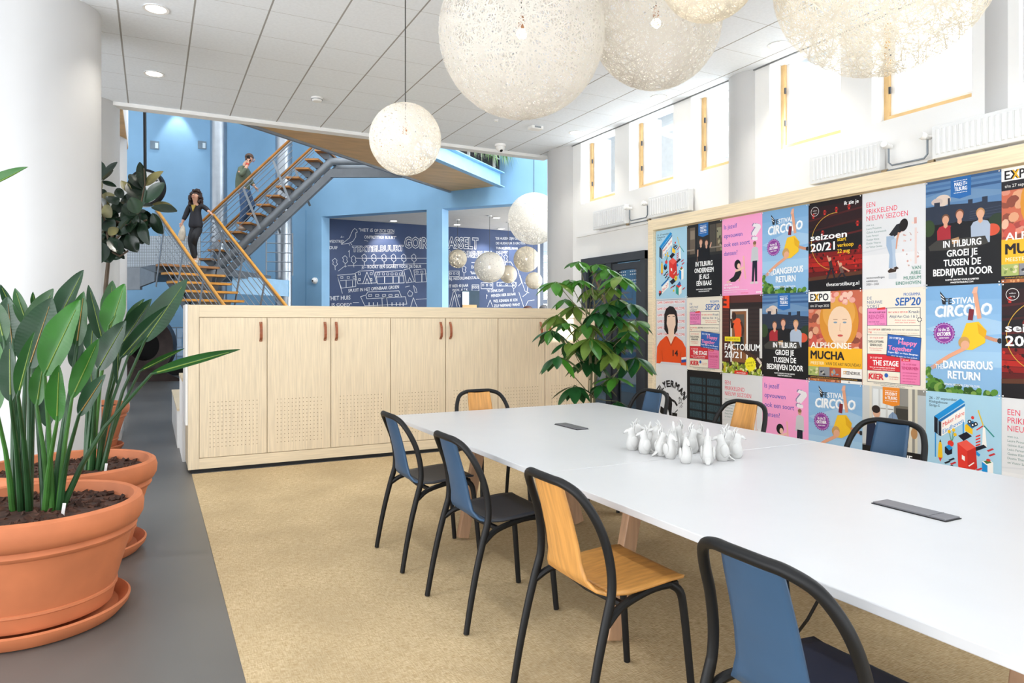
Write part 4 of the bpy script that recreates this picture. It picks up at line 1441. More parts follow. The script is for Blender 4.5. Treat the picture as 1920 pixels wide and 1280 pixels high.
def d_program():
    p = Poster('#efe6d6')
    p.lines(['DE', ' NIEUWE', 'VORST'], 8, 16, 4.8, 6.4, '#5c6f96', bold=0.008)
    p.text('PROGRAMMA', 92, 12, 4.4, '#3b71b7', 25, 'r', 0.02)
    p.text("SEP'20", 92, 26, 11.5, '#2b62ad', 38, 'r', 0.03, shear=0.1)
    ln = '#38404e'

    def cell(x, y, w_, h_, c):
        p.rect(x, y, w_, h_, ln)
        p.rect(x + 0.7, y + 0.7, w_ - 1.4, h_ - 1.4, c)
    cell(8, 29, 33, 27, '#ee8cc0')
    cell(40.3, 29, 52, 27, '#f2ead9')
    cell(8, 55.3, 84.3, 15, '#f2ead9')
    cell(8, 69.6, 84.3, 30, '#f2ead9')
    cell(8, 98.9, 54, 26, '#d8303c')
    cell(8, 124, 54, 18, '#f2ead9')
    cell(61.3, 98.9, 31, 43, '#ec7fae')
    p.poly([(25, 29), (38, 28), (38, 31.5), (25, 32)], '#e0413f')
    p.text('VR 4 & ZA 5 SEP 20.30', 11, 37, 2.6, '#6a2a52', 27, bold=0.03)
    p.text('REINDIER', 11, 46, 6.4, '#c04a86', 26, rot=-2)
    p.text('hert vindt hond', 11, 51, 2.2, '#6a2a52', 17)
    p.text('van alle leeftijden', 20, 54, 1.5, '#6a2a52', 18)
    p.text('MA 7 & MA 21 SEP 19.30', 43, 37, 2.4, '#e0413f', 30, bold=0.02)
    p.text('Kraak:', 91, 37.5, 4.2, '#46557a', 16, 'r', 0.012)
    p.text('Altijd Aan Club 1 & 2', 88, 44, 4, '#46557a', 43, 'r', 0.008)
    p.text('Altijd iets nieuws', 85, 48.5, 2, '#e0413f', 32, 'r')
    p.text('van het huis artists', 85, 52, 2, '#e0413f', 31, 'r')
    p.star(91, 47, 4.2, 0.62, 8, ln)
    p.ell(91, 47, 2.2, 2.2, '#f2ead9')
    p.text('ZA 12 SEP 20.30', 10, 63, 2.6, '#e0413f', 20, bold=0.02)
    p.text('LEESTAND', 32, 63, 2.8, '#2b2f3a', 15, bold=0.03)
    p.text('EEN AVOND MET KARIN EN OELIN', 49, 63, 2.4, '#6d6f72', 41)
    p.text('TIS', 10, 67.5, 2.4, '#e0413f', 6, bold=0.03)
    p.text('Vier mini-colleges door kunstenaars en makers', 19, 67.5, 2, '#cdb1a0', 70)
    p.text('DO 17 & ZA 18 SEP', 13, 75.5, 2.2, '#e0413f', 22)
    p.text('TAPELOOPTEMPEL', 10, 82, 3.6, '#2b2f3a', 26, bold=0.02)
    p.text('GENEALOGIES', 13, 87, 3.6, '#2b2f3a', 20, bold=0.02)
    p.text('Muziekperformance', 12, 91, 1.9, '#e0736a', 22)
    p.text('en installatie', 14, 94, 1.9, '#e0736a', 18)
    p.poly([(42, 68), (94, 73), (91.5, 106), (40, 101)], ln)
    p.poly([(42.7, 68.8), (93.2, 73.7), (91, 105), (40.8, 100.2)], '#2f63b4')
    p.text('DO 17 SEP 20.30', 45, 75, 2.8, '#ffffff', 22, bold=0.03, rot=4)
    p.text('Happy', 59, 83, 6.6, '#f08ab8', 28, bold=0.04, rot=4)
    p.text('Together', 43, 91.5, 6.6, '#f08ab8', 37, bold=0.04, rot=4)
    p.text('Eugen Bjerl en Hans Bergman', 43, 96, 2.4, '#ffffff', 46, bold=0.02, rot=4)
    p.text('door de ogen van het publiek', 48, 101, 1.9, '#ffffff', 40, rot=4)
    p.text('ZA 19 SEP 20.00', 13, 106, 2.6, '#ffd9d9', 20, bold=0.03)
    p.text('THE STAGE', 18, 116, 7.6, '#ffffff', 41, bold=0.045)
    p.text('Line-up van spoken word talent', 13, 120, 2, '#ffffff', 41, bold=0.02)
    p.text('Presentatie: Onias Landveld', 18, 123, 1.8, '#ffffff', 35)
    p.text('ZO 27 SEP 15.00', 13, 129.5, 2, '#e0413f', 18)
    p.text('KIER', 11, 137.5, 8.2, '#d8303c', 24, bold=0.06, shear=0.08)
    p.ell(40, 130.5, 3, 3.2, '#2f63b4')
    p.text('een voorstelling', 44, 133, 1.7, '#e0413f', 15)
    p.text('van de makers', 45, 136, 1.7, '#e0413f', 14)
    p.rect(64, 104, 13, 4, '#d8303c')
    p.text('try-out', 66, 107, 2.2, '#ffffff', 9)
    p.text('ZA 26 SEP 20.30', 66, 113.5, 2.2, '#c03a72', 20)
    p.text('TENDER MEN', 64, 120, 4.4, '#c0306a', 25, bold=0.012)
    for k in range(4):
        p.text('een avond over mannen'[:21 - k * 2], 66, 125.5 + k * 4.2, 1.8, '#c0447c', 22 - k)
    p.text('TICKETS EN MEER INFORMATIE: DENIEUWEVORST.NL', 50, 144.4, 1.5, '#55606f', 62, 'c')
    p.text('WILLEM II STRAAT 49 TILBURG', 50, 147, 1.5, '#55606f', 38, 'c')
    return p


def d_factory():
    p = Poster('#3b2626')
    p.rect(0, 0, 100, 14, '#5b2f2b')
    for k in range(28):
        y = 14 + k * 4
        p.rect(0, y, 18, 3.4, '#5d302a' if k % 2 else '#4f2b28')
        p.rect(19, y, 81, 3.3, '#2c2627' if k % 2 else '#342b2b')
    for k in range(24):
        p.rect(24 + k * 3.2, 14, 2.3, 9, '#2e2728')
    p.rect(22, 26, 44, 100, '#e9e4df')
    p.rect(26, 30, 36, 96, '#8a5a38')
    p.rect(31, 36, 26, 62, '#54504a')
    p.rect(94, 26, 6, 90, '#d9d6d2')
    # person leaning, orange shirt, dark skin
    p.ell(31, 39, 5.6, 7.5, '#3a2622')
    p.poly([(28, 50), (38, 43), (46, 44), (50, 52), (50, 78), (34, 80), (32, 64)], '#ee5a2c')
    p.line([(30, 52), (26, 62), (24, 44)], 4.6, '#4a2f28')
    p.line([(49, 50), (55, 64), (52, 76)], 4.6, '#4a2f28')
    p.poly([(34, 80), (52, 78), (56, 100), (36, 100)], '#1a191c')
    p.line([(46, 98), (74, 112), (94, 122)], 7, '#4a2f28')
    p.line([(88, 116), (98, 126)], 5, '#d8c8bc')
    p.blobs(0, 128, 100, 148, 120, 2, 5, ['#b7c23c', '#8fa53a', '#d8dc82', '#6a7d2c', '#e8eac0', '#c9b52c'], 8)
    p.rect(2, 0, 18, 6, '#e8431d')
    p.rect(2, 0, 6, 6, '#b93010')
    p.poly([(8, 0), (20, 0), (20, 24), (3, 23), (3, 19), (13, 19), (13, 15), (5, 14), (5, 10), (13, 10), (13, 6), (8, 6)], '#f0481f')
    p.rect(8, 78, 40, 9, '#f2dd28')
    p.text('EEN NIEUW SEIZOEN', 11, 84.5, 3.4, '#4a451c', 34)
    p.text('FACTORIUM', 8, 103, 12, '#ffffff', 88, bold=0.028)
    p.text('20/21', 8, 118, 12, '#ffffff', 43, bold=0.028)
    p.star(73, 128, 14, 0.86, 20, '#f2e62b')
    p.text('SCHRIJF JE', 73, 127, 3.4, '#4a451c', 19, 'c', rot=-10)
    p.text('NU IN!', 73, 132.5, 3.4, '#4a451c', 13, 'c', rot=-10)
    p.poly([(33, 142), (47, 141), (49, 139), (50, 141.4), (52, 139), (53, 142), (66, 143), (66, 148), (33, 148)], '#dd3426')
    p.text('FACTORIUM', 50, 146.6, 2.4, '#ffffff', 22, 'c', 0.02)
    return p


def d_flyer():
    p = Poster('#e2e4e8')
    t = 'FLYERMAN'
    cx, cy, r = 49, 86, 46
    ang = [-139, -126, -112.5, -98.5, -84, -67.5, -51, -36]
    for ch, a in zip(t, ang):
        aa = math.radians(a)
        p.text(ch, cx + r * math.cos(aa), cy + r * math.sin(aa), 13.5, '#1b1a1c', 9.6 if ch not in 'MN' else 12, 'c', 0.09, rot=a + 90)
    k = '#1b1a1c'
    p.ell(39, 58, 4.2, 5, k)
    p.poly([(36, 62), (42, 58), (52, 64), (54, 76), (52, 92), (54, 112), (47, 114), (44, 98), (40, 88)], k)
    p.line([(46, 66), (62, 70), (70, 78)], 5, k)
    p.poly([(16, 84), (32, 90), (30, 106), (14, 98)], k)
    p.poly([(54, 94), (70, 94), (69, 108), (53, 110)], k)
    for x in (22, 66):
        p.ring(x, 124, 13.5, 1.3, k)
        for q in range(12):
            aa = pi * q / 6
            p.line([(x, 124), (x + 13 * math.cos(aa), 124 + 13 * math.sin(aa))], 0.4, k)
    p.line([(22, 124), (36, 104), (58, 104), (66, 124)], 2, k)
    p.line([(58, 104), (62, 94), (72, 86)], 1.8, k)
    R = random.Random(9)
    for q in range(16):
        x, y = 74 + R.uniform(0, 16), 70 + R.uniform(-8, 16)
        p.line([(x, y), (x + R.uniform(1, 4), y - R.uniform(2, 5))], 1.2, k)
    return p


def d_types():
    p = Poster('#15161a')
    R = random.Random(12)
    for row in range(7):
        y = 14 + row * 17
        for x, w_, t in ((9, 36, 'MEUBEL'), (47, 8, 'EN'), (59, 36, 'DESIGN')):
            p.rect(x, y, w_, 14.5, '#1f3038')
            p.text(t, x + w_ / 2, y + 12.5, 11.5, '#2d4652', w_ * 0.94, 'c')
            for k in range(int(w_ / 3)):
                p.line([(x + 1 + k * 3, y + 1), (x + 1.5 + k * 3 + R.uniform(-1, 1), y + 13.5)], 0.35, '#54707c')
    return p


def d_student():
    p = Poster('#8f8d88')
    p.rect(0, 0, 60, 90, '#c9cbca')
    for k in range(3):
        p.rect(18 + k * 12, 4, 9, 60, '#dfe3e4')
        p.rect(18 + k * 12, 32, 9, 1.6, '#a09c92')
    p.rect(12, 0, 4, 110, '#d8d2c4')
    p.rect(52, 26, 28, 60, '#6d685e')
    p.rect(55, 30, 20, 20, '#3c3a36')
    p.rect(74, 0, 6, 120, '#d9d3c2')
    p.rect(84, 0, 4, 120, '#cfcab8')
    p.rect(88, 8, 12, 100, '#b9bfc2')
    p.ell(83, 64, 5, 8, '#b3875a')
    p.blobs(56, 62, 72, 84, 16, 2, 4, ['#3d5230', '#54693f', '#2a3a24'], 14)
    p.poly([(44, 42), (50, 36), (56, 40), (60, 50), (58, 78), (42, 78), (41, 54)], '#7f96b4')
    p.line([(50, 38), (49, 78)], 0.8, '#5d7594')
    p.poly([(5, 104), (8, 60), (18, 52), (30, 52), (38, 60), (42, 104)], '#1e2740')
    p.poly([(20, 52), (30, 52), (28, 76)], '#d8dbe4')
    p.line([(25, 53), (27, 74)], 2.4, '#233052')
    p.ell(24, 40, 6.2, 8, '#d9ab90')
    p.ell(23, 35, 7, 6, '#2b211f')
    p.rect(0, 92, 100, 56, '#17171a')
    p.poly([(34, 0), (61, 0), (61, 25), (50, 28), (34, 25)], '#e88a2c')
    for q in (5, 20):
        for k in range(8):
            p.rect(38 + k * 2.5, q, 1.6, 0.8, '#ffffff')
    p.text('STUDENT', 47.5, 12, 4.6, '#ffffff', 19, 'c', 0.03)
    p.text('in TILBURG', 47.5, 18, 4.6, '#ffffff', 19, 'c', 0.03)
    cond(p, 'HIER DOE JE', 106, 9, 60)
    cond(p, 'ERVARING OP', 119, 9, 62)
    return p


rows = [[(d_fair, 'pale blue fair poster'), (d_boss, 'dark poster with two women in black'), (d_dance, 'pink poster with blue question'), (d_circus, 'sky blue circus poster with diving acrobat'), (d_theatre, 'dark red theatre season poster'), (d_museum, 'white museum poster with bending visitor'), (d_city, 'dark poster of three men by a city'), (d_expo, 'orange flower portrait exhibition poster')],
        [(d_player, 'poster of a faceless footballer in orange'), (d_program, 'cream programme poster with boxes'), (d_factory, 'brick wall poster with orange shirt'), (d_city, 'dark poster of three men by a city'), (d_expo, 'orange flower portrait exhibition poster'), (d_program, 'cream programme poster with boxes'), (d_circus, 'sky blue circus poster with diving acrobat'), (d_theatre, 'dark red theatre season poster')],
        [(d_flyer, 'white poster with black cyclist silhouette'), (d_types, 'near-black poster of stacked blue letters'), (d_museum, 'white museum poster with bending visitor'), (d_dance, 'pink poster with blue question'), (d_circus, 'sky blue circus poster with diving acrobat'), (d_student, 'poster of a suited man with orange banner'), (d_fair, 'pale blue fair poster'), (d_museum, 'white museum poster with bending visitor')]]
count = {}
for r in rows:
    for f, t in r:
        count[f] = count.get(f, 0) + 1
made = {}
for ri, r in enumerate(rows):
    for ci, (f, t) in enumerate(r):
        where = (' in the top row', ' in the middle row', ' in the bottom row')[ri]
        if f is d_museum and ri == 2:
            where += ', behind the oak chair' if ci == 2 else ', last at the right edge'
        lab = t + where
        loc = (PX0 - 0.0005 * (ri == 0), PY0 - ci * (PW + 0.0007), PZ0 - ri * PH)
        if f not in made:
            p = f()
            o = p.g.build('poster', p.mats, None, local=True)
            made[f] = o
            for x, y in ((2.2, 2), (97.8, 2), (2.2, 146), (97.8, 146)):
                q = G().ell((-0.008, -x * PW / 100, -y * PH / 148), (0.004, 0.006, 0.006), 8, 6).build('pin', PIN, o, local=True, smooth=True)
        else:
            o = copy_tree(made[f])
        o.location = loc
        tag(o, lab, 'poster', 'posters on the ash framed board')
# ================================================================ ATRIUM: STAIRS, WALKWAY, BRIDGE
FX = V((cs, -sn, 0))       # to the right of the picture
FY = V((sn, cs, 0))        # into the picture
UP = V((0, 0, 1))


def ld(l, D, z):
    return lat(D, l, z)


stairs = thing('steel_staircase', 'grey steel staircase with oak treads and handrails rising from the atrium floor', 'staircase', tuple(ld(-7, 14.5, 0)))
# --- upper flight: nearly parallel to the picture, between D 15.0 (near) and 16.1 (far)
DN, DF, DM = 15.0, 16.1, 15.55
first, last = at(404, 488, DM), at(615, 291, DM)
nst = 13
stp = (last - first) / (nst - 1)
gdir = V((stp.x, stp.y, 0)).normalized()
for k in range(nst):
    c = first + stp * k
    q = gdir * 0.145
    a = FY * 0.55
    c = c - UP * 0.04
    G().ext([c - q - a, c + q - a, c + q + a, c - q + a], (0, 0, 0.04)).build('tread', TREADW, stairs)
    b = G()
    d = FY * -0.35
    b.ext([c + gdir * -0.12 + d, c + gdir * 0.11 + d, c + gdir * 0.13 - UP * 0.13 + d, c + gdir * 0.02 - UP * 0.13 + d], FY * 0.7)
    b.build('tread_bracket', STEELD, stairs)
s0, s1 = first - stp * 0.6, last + stp * 0.3
g = G()
for dd in (-0.33, 0.3):
    g.tube([s0 - UP * 0.27 + FY * dd + gdir * 0.1, s1 - UP * 0.27 + FY * dd + gdir * 0.1, s1 + V((gdir.x * 1.6, gdir.y * 1.6, -0.27)) + FY * dd], 0.088, 12)
g.build('stringer_tube', STEEL, stairs, smooth=True)
pl = G()
p0, p1 = s0 - UP * 0.52 + gdir * 0.1, s1 - UP * 0.47 + gdir * 0.12
e1 = p1 + gdir * 1.55
lo = UP * -0.2
pl.ext([p0 - FY * 0.5 + lo, p1 - FY * 0.5 + lo, p1 - FY * 0.5, p0 - FY * 0.5], FY * 0.06)
pl.ext([p1 - FY * 0.5 + lo * 0.9, e1 - FY * 0.5 + lo * 0.9, e1 - FY * 0.5 + UP * 0.02, p1 - FY * 0.5], FY * 0.06)
pl.build('lower_stringer', STEELD, stairs)


def guard(path, n, hts, rail_up, name_extra, post_t, slope=True):
    """rods below an oak handrail following a two-point path of floor points"""
    a, b = path
    r = G()
    for h in hts:
        r.tube([a + UP * h, b + UP * h], 0.008, 6)
    r.build('guard_rods', STEEL, stairs)
    G().tube([a + UP * rail_up, b + UP * rail_up], 0.028, 10).build('handrail', RAILW if name_extra else mat('dark_rail_oak', '#a86f2c', 0.45, var=0.1, scale=6), stairs, smooth=True)
    G().tube([a + UP * (rail_up - 0.07), b + UP * (rail_up - 0.07)], 0.022, 8).build('rail_bar', STEEL, stairs)
    return a, b


for D in (DN, DF):
    k = D / DM
    a = lat(D, (395 - PX) * DM / FPX + 0.0, 0)
    ra, rb = (at(380, 414, DN), at(549, 257, DN)) if D == DN else (at(421, 428, DF), at(589, 272, DF))
    a, b = ra - UP * 1.0, rb - UP * 1.0
    guard((a, b), 6, (0.16, 0.3, 0.44, 0.58, 0.72, 0.84), 1.0, False, None)
    for t in (0.12, 0.45, 0.78):
        m = a + (b - a) * t
        G().beam(m + UP * 0.9, m + gdir * 0.36 + UP * 0.02, 0.05, 0.012, tuple(FY)).build('guard_post', STEEL, stairs)
# --- landing and lower flight
ZL = 2.58
l0, l1 = (-7.12, 13.96), (-6.33, 14.82)         # landing edge, left and right ends (lateral, depth)
dx, dD = 0.737, -0.676                              # going direction
R0, D0 = ld(*l0, ZL), ld(*l1, ZL)
god = FX * dx + FY * dD
for k in range(14):
    z = ZL - 0.18 * k
    if z < 0.15:
        break
    off = god * (0.27 * k)
    a, b = R0 + off, D0 + off
    G().ext([V((a.x, a.y, z - 0.045)), V((b.x, b.y, z - 0.045)), V((b.x, b.y, z - 0.045)) + god * 0.29, V((a.x, a.y, z - 0.045)) + god * 0.29], (0, 0, 0.045)).build('tread', RAILW if k else TREADW, stairs)
    br = G()
    m = (a + b) / 2
    w_ = (b - a).normalized()
    q = V((m.x, m.y, z - 0.045)) - w_ * 0.33
    br.ext([q, q + god * 0.25, q + god * 0.16 - UP * 0.2, q + god * 0.08 - UP * 0.2], w_ * 0.66)
    br.build('tread_bracket', STEELD, stairs)
w_ = (D0 - R0).normalized()
m0 = (R0 + D0) / 2 - UP * 0.28
m1 = m0 + god * (0.27 * 14) - UP * (0.18 * 14)
g = G()
for s_ in (-0.32, 0.3):
    g.beam(m0 + w_ * s_, m1 + w_ * s_, 0.1, 0.17)
g.build('stringer_beam', STEELD, stairs)
for P in (R0, D0):
    end = P + god * (0.27 * 13.4) - UP * (0.18 * 13.4)
    guard((P, end), 6, (0.2, 0.36, 0.52, 0.68, 0.84, 0.96), 1.12, True, None)
    for t in (0.12, 0.36, 0.6, 0.84):
        m = P + (end - P) * t
        G().beam(m + UP * 1.04, m - god * 0.42 - UP * 0.16, 0.055, 0.012, tuple(w_)).build('guard_post', STEEL, stairs)
rr = G()
for j in range(5):
    zz = 0.14 + j * 0.2
    q = D0 + UP * zz
    rr.tube([q, q - FX * 0.05 + UP * 0.03, q - FX * 0.05 + UP * 0.1, q + UP * 0.13], 0.014, 6)
rr.build('rod_loops', STEEL, stairs)
pol = [ld(-9.6, 15.25, ZL - 0.16), ld(-7.75, 14.6, ZL - 0.16), R0 - UP * 0.16, D0 - UP * 0.16, ld(-6.1, 15.2, ZL - 0.16), ld(-6.0, 17.4, ZL - 0.16), ld(-9.6, 17.4, ZL - 0.16)]
walk = thing('steel_walkway', 'grey steel walkway landing with perforated guard panels behind the stairs', 'walkway', tuple(ld(-8, 16, ZL)))
G().ext(pol, (0, 0, 0.155)).build('deck', STEELD, walk)
b0, b1, b2 = ld(-9.6, 15.2, 0), ld(-7.75, 14.55, 0), ld(-7.14, 13.95, 0)
G().ext([V((b0.x, b0.y, ZL - 0.48)), V((b1.x, b1.y, ZL - 0.48)), V((b1.x, b1.y, ZL - 0.02)), V((b0.x, b0.y, ZL - 0.02))], FY * 0.1).ext([V((b1.x, b1.y, ZL - 0.42)), V((b2.x, b2.y, ZL - 0.34)), V((b2.x, b2.y, ZL - 0.17)), V((b1.x, b1.y, ZL - 0.02))], FY * 0.1).build('edge_beam', STEEL, walk)
x0, x1 = ld(-6.25, 15.6, 0), ld(-5.55, 17.3, 0)
G().ext([V((x0.x, x0.y, ZL - 0.52)), V((x1.x, x1.y, ZL - 0.52)), V((x1.x, x1.y, ZL - 0.12)), V((x0.x, x0.y, ZL - 0.12))], FY * 0.12).build('blue_edge_beam', BLUESTEEL, walk)
q0, q1 = at(228, 492, 16.9), at(376, 497, 16.9)
pr_ = G().ext([V((q0.x, q0.y, ZL)), V((q1.x, q1.y, ZL)), V((q1.x, q1.y, ZL + 0.93)), V((q0.x, q0.y, ZL + 0.93))], FY * 0.015)
pp = pr_.build('perforated_panel', PERF, walk)
rg = G()
for j in range(5):
    zz = ZL + 0.1 + j * 0.23
    rg.tube([at(376, 497, 16.95).xy.to_3d() + UP * zz, at(402, 497, 16.95).xy.to_3d() + UP * zz], 0.012, 6)
    rg.tube([ld(-6.05, 17.2, zz), ld(-5.45, 17.35, zz)], 0.012, 6)
rg.tube([ld(-6.05, 17.2, ZL), ld(-6.05, 17.2, ZL + 1.05)], 0.018, 6).tube([ld(-5.45, 17.35, ZL), ld(-5.45, 17.35, ZL + 1.05)], 0.018, 6)
rg.build('guard_rods', STEEL, walk)
# round steel columns
for u, D, lab in ((410, 17.9, 'round steel column behind the woman on the stairs'), (532, 17.9, 'round steel column right of the upper stair flight')):
    p = at(u, 600, D)
    o = thing('steel_column', lab, 'column', (p.x, p.y, 0), group='round steel columns in the atrium')
    G().lathe([(0.205, 0.02), (0.205, 8.9)], 40).build('shaft', CHROME, o, local=True, smooth=True)
    G().lathe([(0.27, 0), (0.27, 0.02)], 32).build('foot_plate', STEEL, o, local=True)
# --- bridge with plywood soffit
ZB_ = 4.6
la, lb = atz(452, 226, ZB_), atz(846, 358, ZB_)
ra, rb = atz(790, 286, ZB_), atz(936, 348, ZB_)
# extend back beyond the ceiling edge, into the wall
dl_ = (lb - la).normalized()
dr_ = (rb - ra).normalized()
la = la - dl_ * 0.9
ra = ra - dr_ * 0.6
br = thing('atrium_bridge', 'footbridge crossing the atrium with a plywood underside and blue steel edge', 'bridge', tuple((la + rb) / 2))
G().ext([la, lb, rb, ra], (0, 0, 0.03)).build('plywood_soffit', PLY, br)
G().ext([la + UP * 0.031, lb + UP * 0.031, rb + UP * 0.031, ra + UP * 0.031], (0, 0, 0.25)).build('deck', STEELD, br)
nl = V((-dl_.y, dl_.x, 0))
G().ext([la - UP * 0.04, lb - UP * 0.04, lb + UP * 0.34, la + UP * 0.34], nl * 0.06).build('steel_fascia', STEEL, br)
nr = V((dr_.y, -dr_.x, 0))
f = G().ext([ra - UP * 0.03, rb - UP * 0.03, rb + UP * 0.29, ra + UP * 0.29], nr * 0.03)
for zz in (-0.05, 0.275):
    f.ext([ra + UP * zz, rb + UP * zz, rb + nr * 0.14 + UP * zz, ra + nr * 0.14 + UP * zz], (0, 0, 0.02))
f.build('blue_channel', BLUESTEEL, br)
gp = G()
for t in (0.1, 0.36, 0.62, 0.93):
    m = ra + (rb - ra) * t + UP * 0.36
    gp.beam(m, m + UP * 1.0, 0.06, 0.02, tuple(dr_))
gp.build('guard_posts', WHITE, br)
gr = G()
for h in (0.62, 0.88, 1.14):
    gr.tube([ra + UP * h, rb + UP * h], 0.014, 6)
gr.build('guard_rods', WHITE, br)
bx = thing('planter_box', 'black planter box with chalk writing on the bridge, under trailing plants', 'planter', tuple(rb + UP * 0.37))
m0, m1 = ra + (rb - ra) * 0.28, ra + (rb - ra) * 1.02
G().ext([m0 + UP * 0.38 - nr * 0.32, m1 + UP * 0.38 - nr * 0.32, m1 + UP * 0.38 - nr * 0.03, m0 + UP * 0.38 - nr * 0.03], (0, 0, 0.52)).build('box_body', mat('blackboard', '#1c1a1e', 0.7, var=0.06), bx)
tx = G()


def put_text(g_, t, org, ax, ay, cap, bold=0.0, width=None):
    vs, fs, a, b = glyphs(t, bold)
    k = cap / 0.7
    kx = width / (b - a) if width else k
    nn = ax.cross(ay) * 0.0006
    for i, (dx, dy) in enumerate(heavy(bold)):
        g_.add([org + ax * ((x + dx - a) * kx) + ay * ((y + dy) * k) + nn * i for x, y in vs], fs)


put_text(tx, 'wisselend', m0 + (rb - ra) * 0.05 + UP * 0.56 - nr * 0.026, dr_, UP, 0.13)
put_text(tx, 'proeven', m0 + (rb - ra) * 0.42 + UP * 0.48 - nr * 0.026, dr_, UP, 0.13)
tx.build('chalk_writing', mat('faint_chalk', '#8a8388', 0.9, var=0.1), bx)
R = random.Random(21)
GRN = mat('spider_plant_green', '#5d8c3c', 0.5, var=0.2, scale=4, trans=0.3)
GRW = mat('variegated_pale_green', '#b9cba4', 0.5, var=0.15, scale=4, trans=0.3)
pt = thing('trailing_spider_plant', 'variegated trailing plants hanging over the bridge edge near the ceiling', 'plant', tuple(rb + UP * 0.9))
for nm, mm, n in (('green_leaves', GRN, 150), ('pale_leaves', GRW, 110)):
    g = G()
    for _ in range(n):
        t = R.uniform(0.55, 1.0)
        o = ra + (rb - ra) * t + UP * R.uniform(0.72, 0.95) + nr * R.uniform(-0.1, 0.1)
        d = (nr * R.uniform(0.3, 1) + dr_ * R.uniform(-0.6, 0.6)).normalized()
        L = R.uniform(0.3, 0.55)
        w0 = d.cross(UP).normalized() * R.uniform(0.012, 0.02)
        p1_, p2_, p3_ = o + d * L * 0.4 + UP * 0.1, o + d * L * 0.75 - UP * 0.12, o + d * L * 0.92 - UP * R.uniform(0.25, 0.55)
        g.add([o - w0 * 0.6, o + w0 * 0.6, p1_ - w0, p1_ + w0, p2_ - w0 * 0.8, p2_ + w0 * 0.8, p3_], [(0, 1, 3, 2), (2, 3, 5, 4), (4, 5, 6)])
    tag(g.build(nm, mm, pt), kind='stuff')
# ---- hanging clock behind the rubber plant
ck = at(275, 352, 13.3)
cl = thing('hanging_clock', 'round black rimmed clock hanging on a black rod behind the rubber plant', 'clock', tuple(ck))
cl.rotation_euler = (0, 0, -YAW)
G().tube([(0, -0.05, 0), (0, 0.05, 0)], 0.33, 40).build('clock_face', mat('clock_white', '#e6e8ea', 0.4, var=0.02), cl, local=True, smooth=True)
G().lathe([(0.30, -0.06), (0.345, -0.06), (0.345, 0.06), (0.30, 0.06), (0.30, -0.06)], 40, closed=True).build('clock_rim', BLACK, cl, local=True, smooth=True).rotation_euler = (pi / 2, 0, 0)
hg = G()
for k in range(12):
    a = pi * k / 6
    hg.beam((0.23 * math.sin(a), -0.053, 0.23 * math.cos(a)), (0.28 * math.sin(a), -0.053, 0.28 * math.cos(a)), 0.004, 0.03 if k % 3 == 0 else 0.016, (math.cos(a), 0, -math.sin(a)))
hg.build('hour_marks', BLACK, cl, local=True)
G().beam((0, -0.056, 0), (-0.1, -0.056, 0.1), 0.004, 0.022, (1, 0, 1)).build('hour_hand', BLACK, cl, local=True)
G().beam((0, -0.058, 0), (0.06, -0.058, -0.21), 0.004, 0.016, (1, 0, 0.3)).build('minute_hand', BLACK, cl, local=True)
G().tube([(-0.03, 0, 0.33), (-0.05, 0, 3.4)], 0.028, 10).build('hanging_rod', BLACK, cl, local=True, smooth=True)
# ---- dark bronze ring sculpture on the atrium floor
sc = at(268, 640, 17.0)
so = thing('ring_sculpture', 'dark bronze sculpture with a round hole on the atrium floor behind the plants', 'sculpture', (sc.x, sc.y, 0))
so.rotation_euler = (0, 0, -YAW + 0.25)
BRZ = mat('dark_bronze', '#3a2e2b', 0.4, metal=0.4, var=0.2, scale=5)
g = G()
for k in range(40):
    a, b = 2 * pi * k / 40, 2 * pi * (k + 1) / 40
    ro, ri = 0.72, 0.34
    cz = 0.86
    P = lambda r_, t_, y: (r_ * math.cos(t_) + (0.06 if r_ == ri else 0), y, cz + r_ * math.sin(t_) * 1.08)
    g.prism([P(ri, a, -0.16), P(ro, a, -0.22), P(ro, b, -0.22), P(ri, b, -0.16)], [P(ri, a, 0.16), P(ro, a, 0.22), P(ro, b, 0.22), P(ri, b, 0.16)])
g.build('bronze_ring', BRZ, so, local=True)
G().tube([(0.03, 0.12, 0.86), (0.03, 0.2, 0.86)], 0.42, 32).build('hole_dark_disc', BLACK, so, local=True)  # black disc stands in for the dark depth of the hole
G().prism([(-0.8, -0.4, 0), (1.0, -0.3, 0), (0.3, 0.5, 0), (-0.8, 0.45, 0)], [(-0.7, -0.3, 0.34), (0.35, -0.2, 0.3), (0.2, 0.3, 0.3), (-0.7, 0.3, 0.34)]).build('bronze_base', BRZ, so, local=True)
# ---- glass guard on the atrium floor
gg = thing('glass_floor_guard', 'glass floor guard with a thin steel rail in front of the blue back wall', 'railing', tuple(at(315, 690, 18.6).xy.to_3d()))
a, b = at(262, 690, 18.8), at(360, 690, 18.8)
a, b = V((a.x, a.y, 0)), V((b.x, b.y, 0))
G().ext([a + UP * 0.25, b + UP * 0.25, b + UP * 1.25, a + UP * 1.25], FY * 0.02).build('glass_sheet', GLASS, gg)
g = G()
for zz in (1.28, 1.0, 0.75, 0.5):
    g.tube([a + UP * zz, b + UP * zz], 0.014 if zz > 1.2 else 0.006, 6)
for t in (0.1, 0.4, 0.7, 1):
    m = a + (b - a) * t
    g.tube([m, m + UP * 1.28], 0.014, 6)
g.build('rail_rods', STEEL, gg)
box('dark_kerb', BLK2, -0.05, 1.0, 0, 0.2, 0, 0.22, parent=gg, local=True)

# ================================================================ CHALK MURAL
mu = G()
YM = YN - 0.006


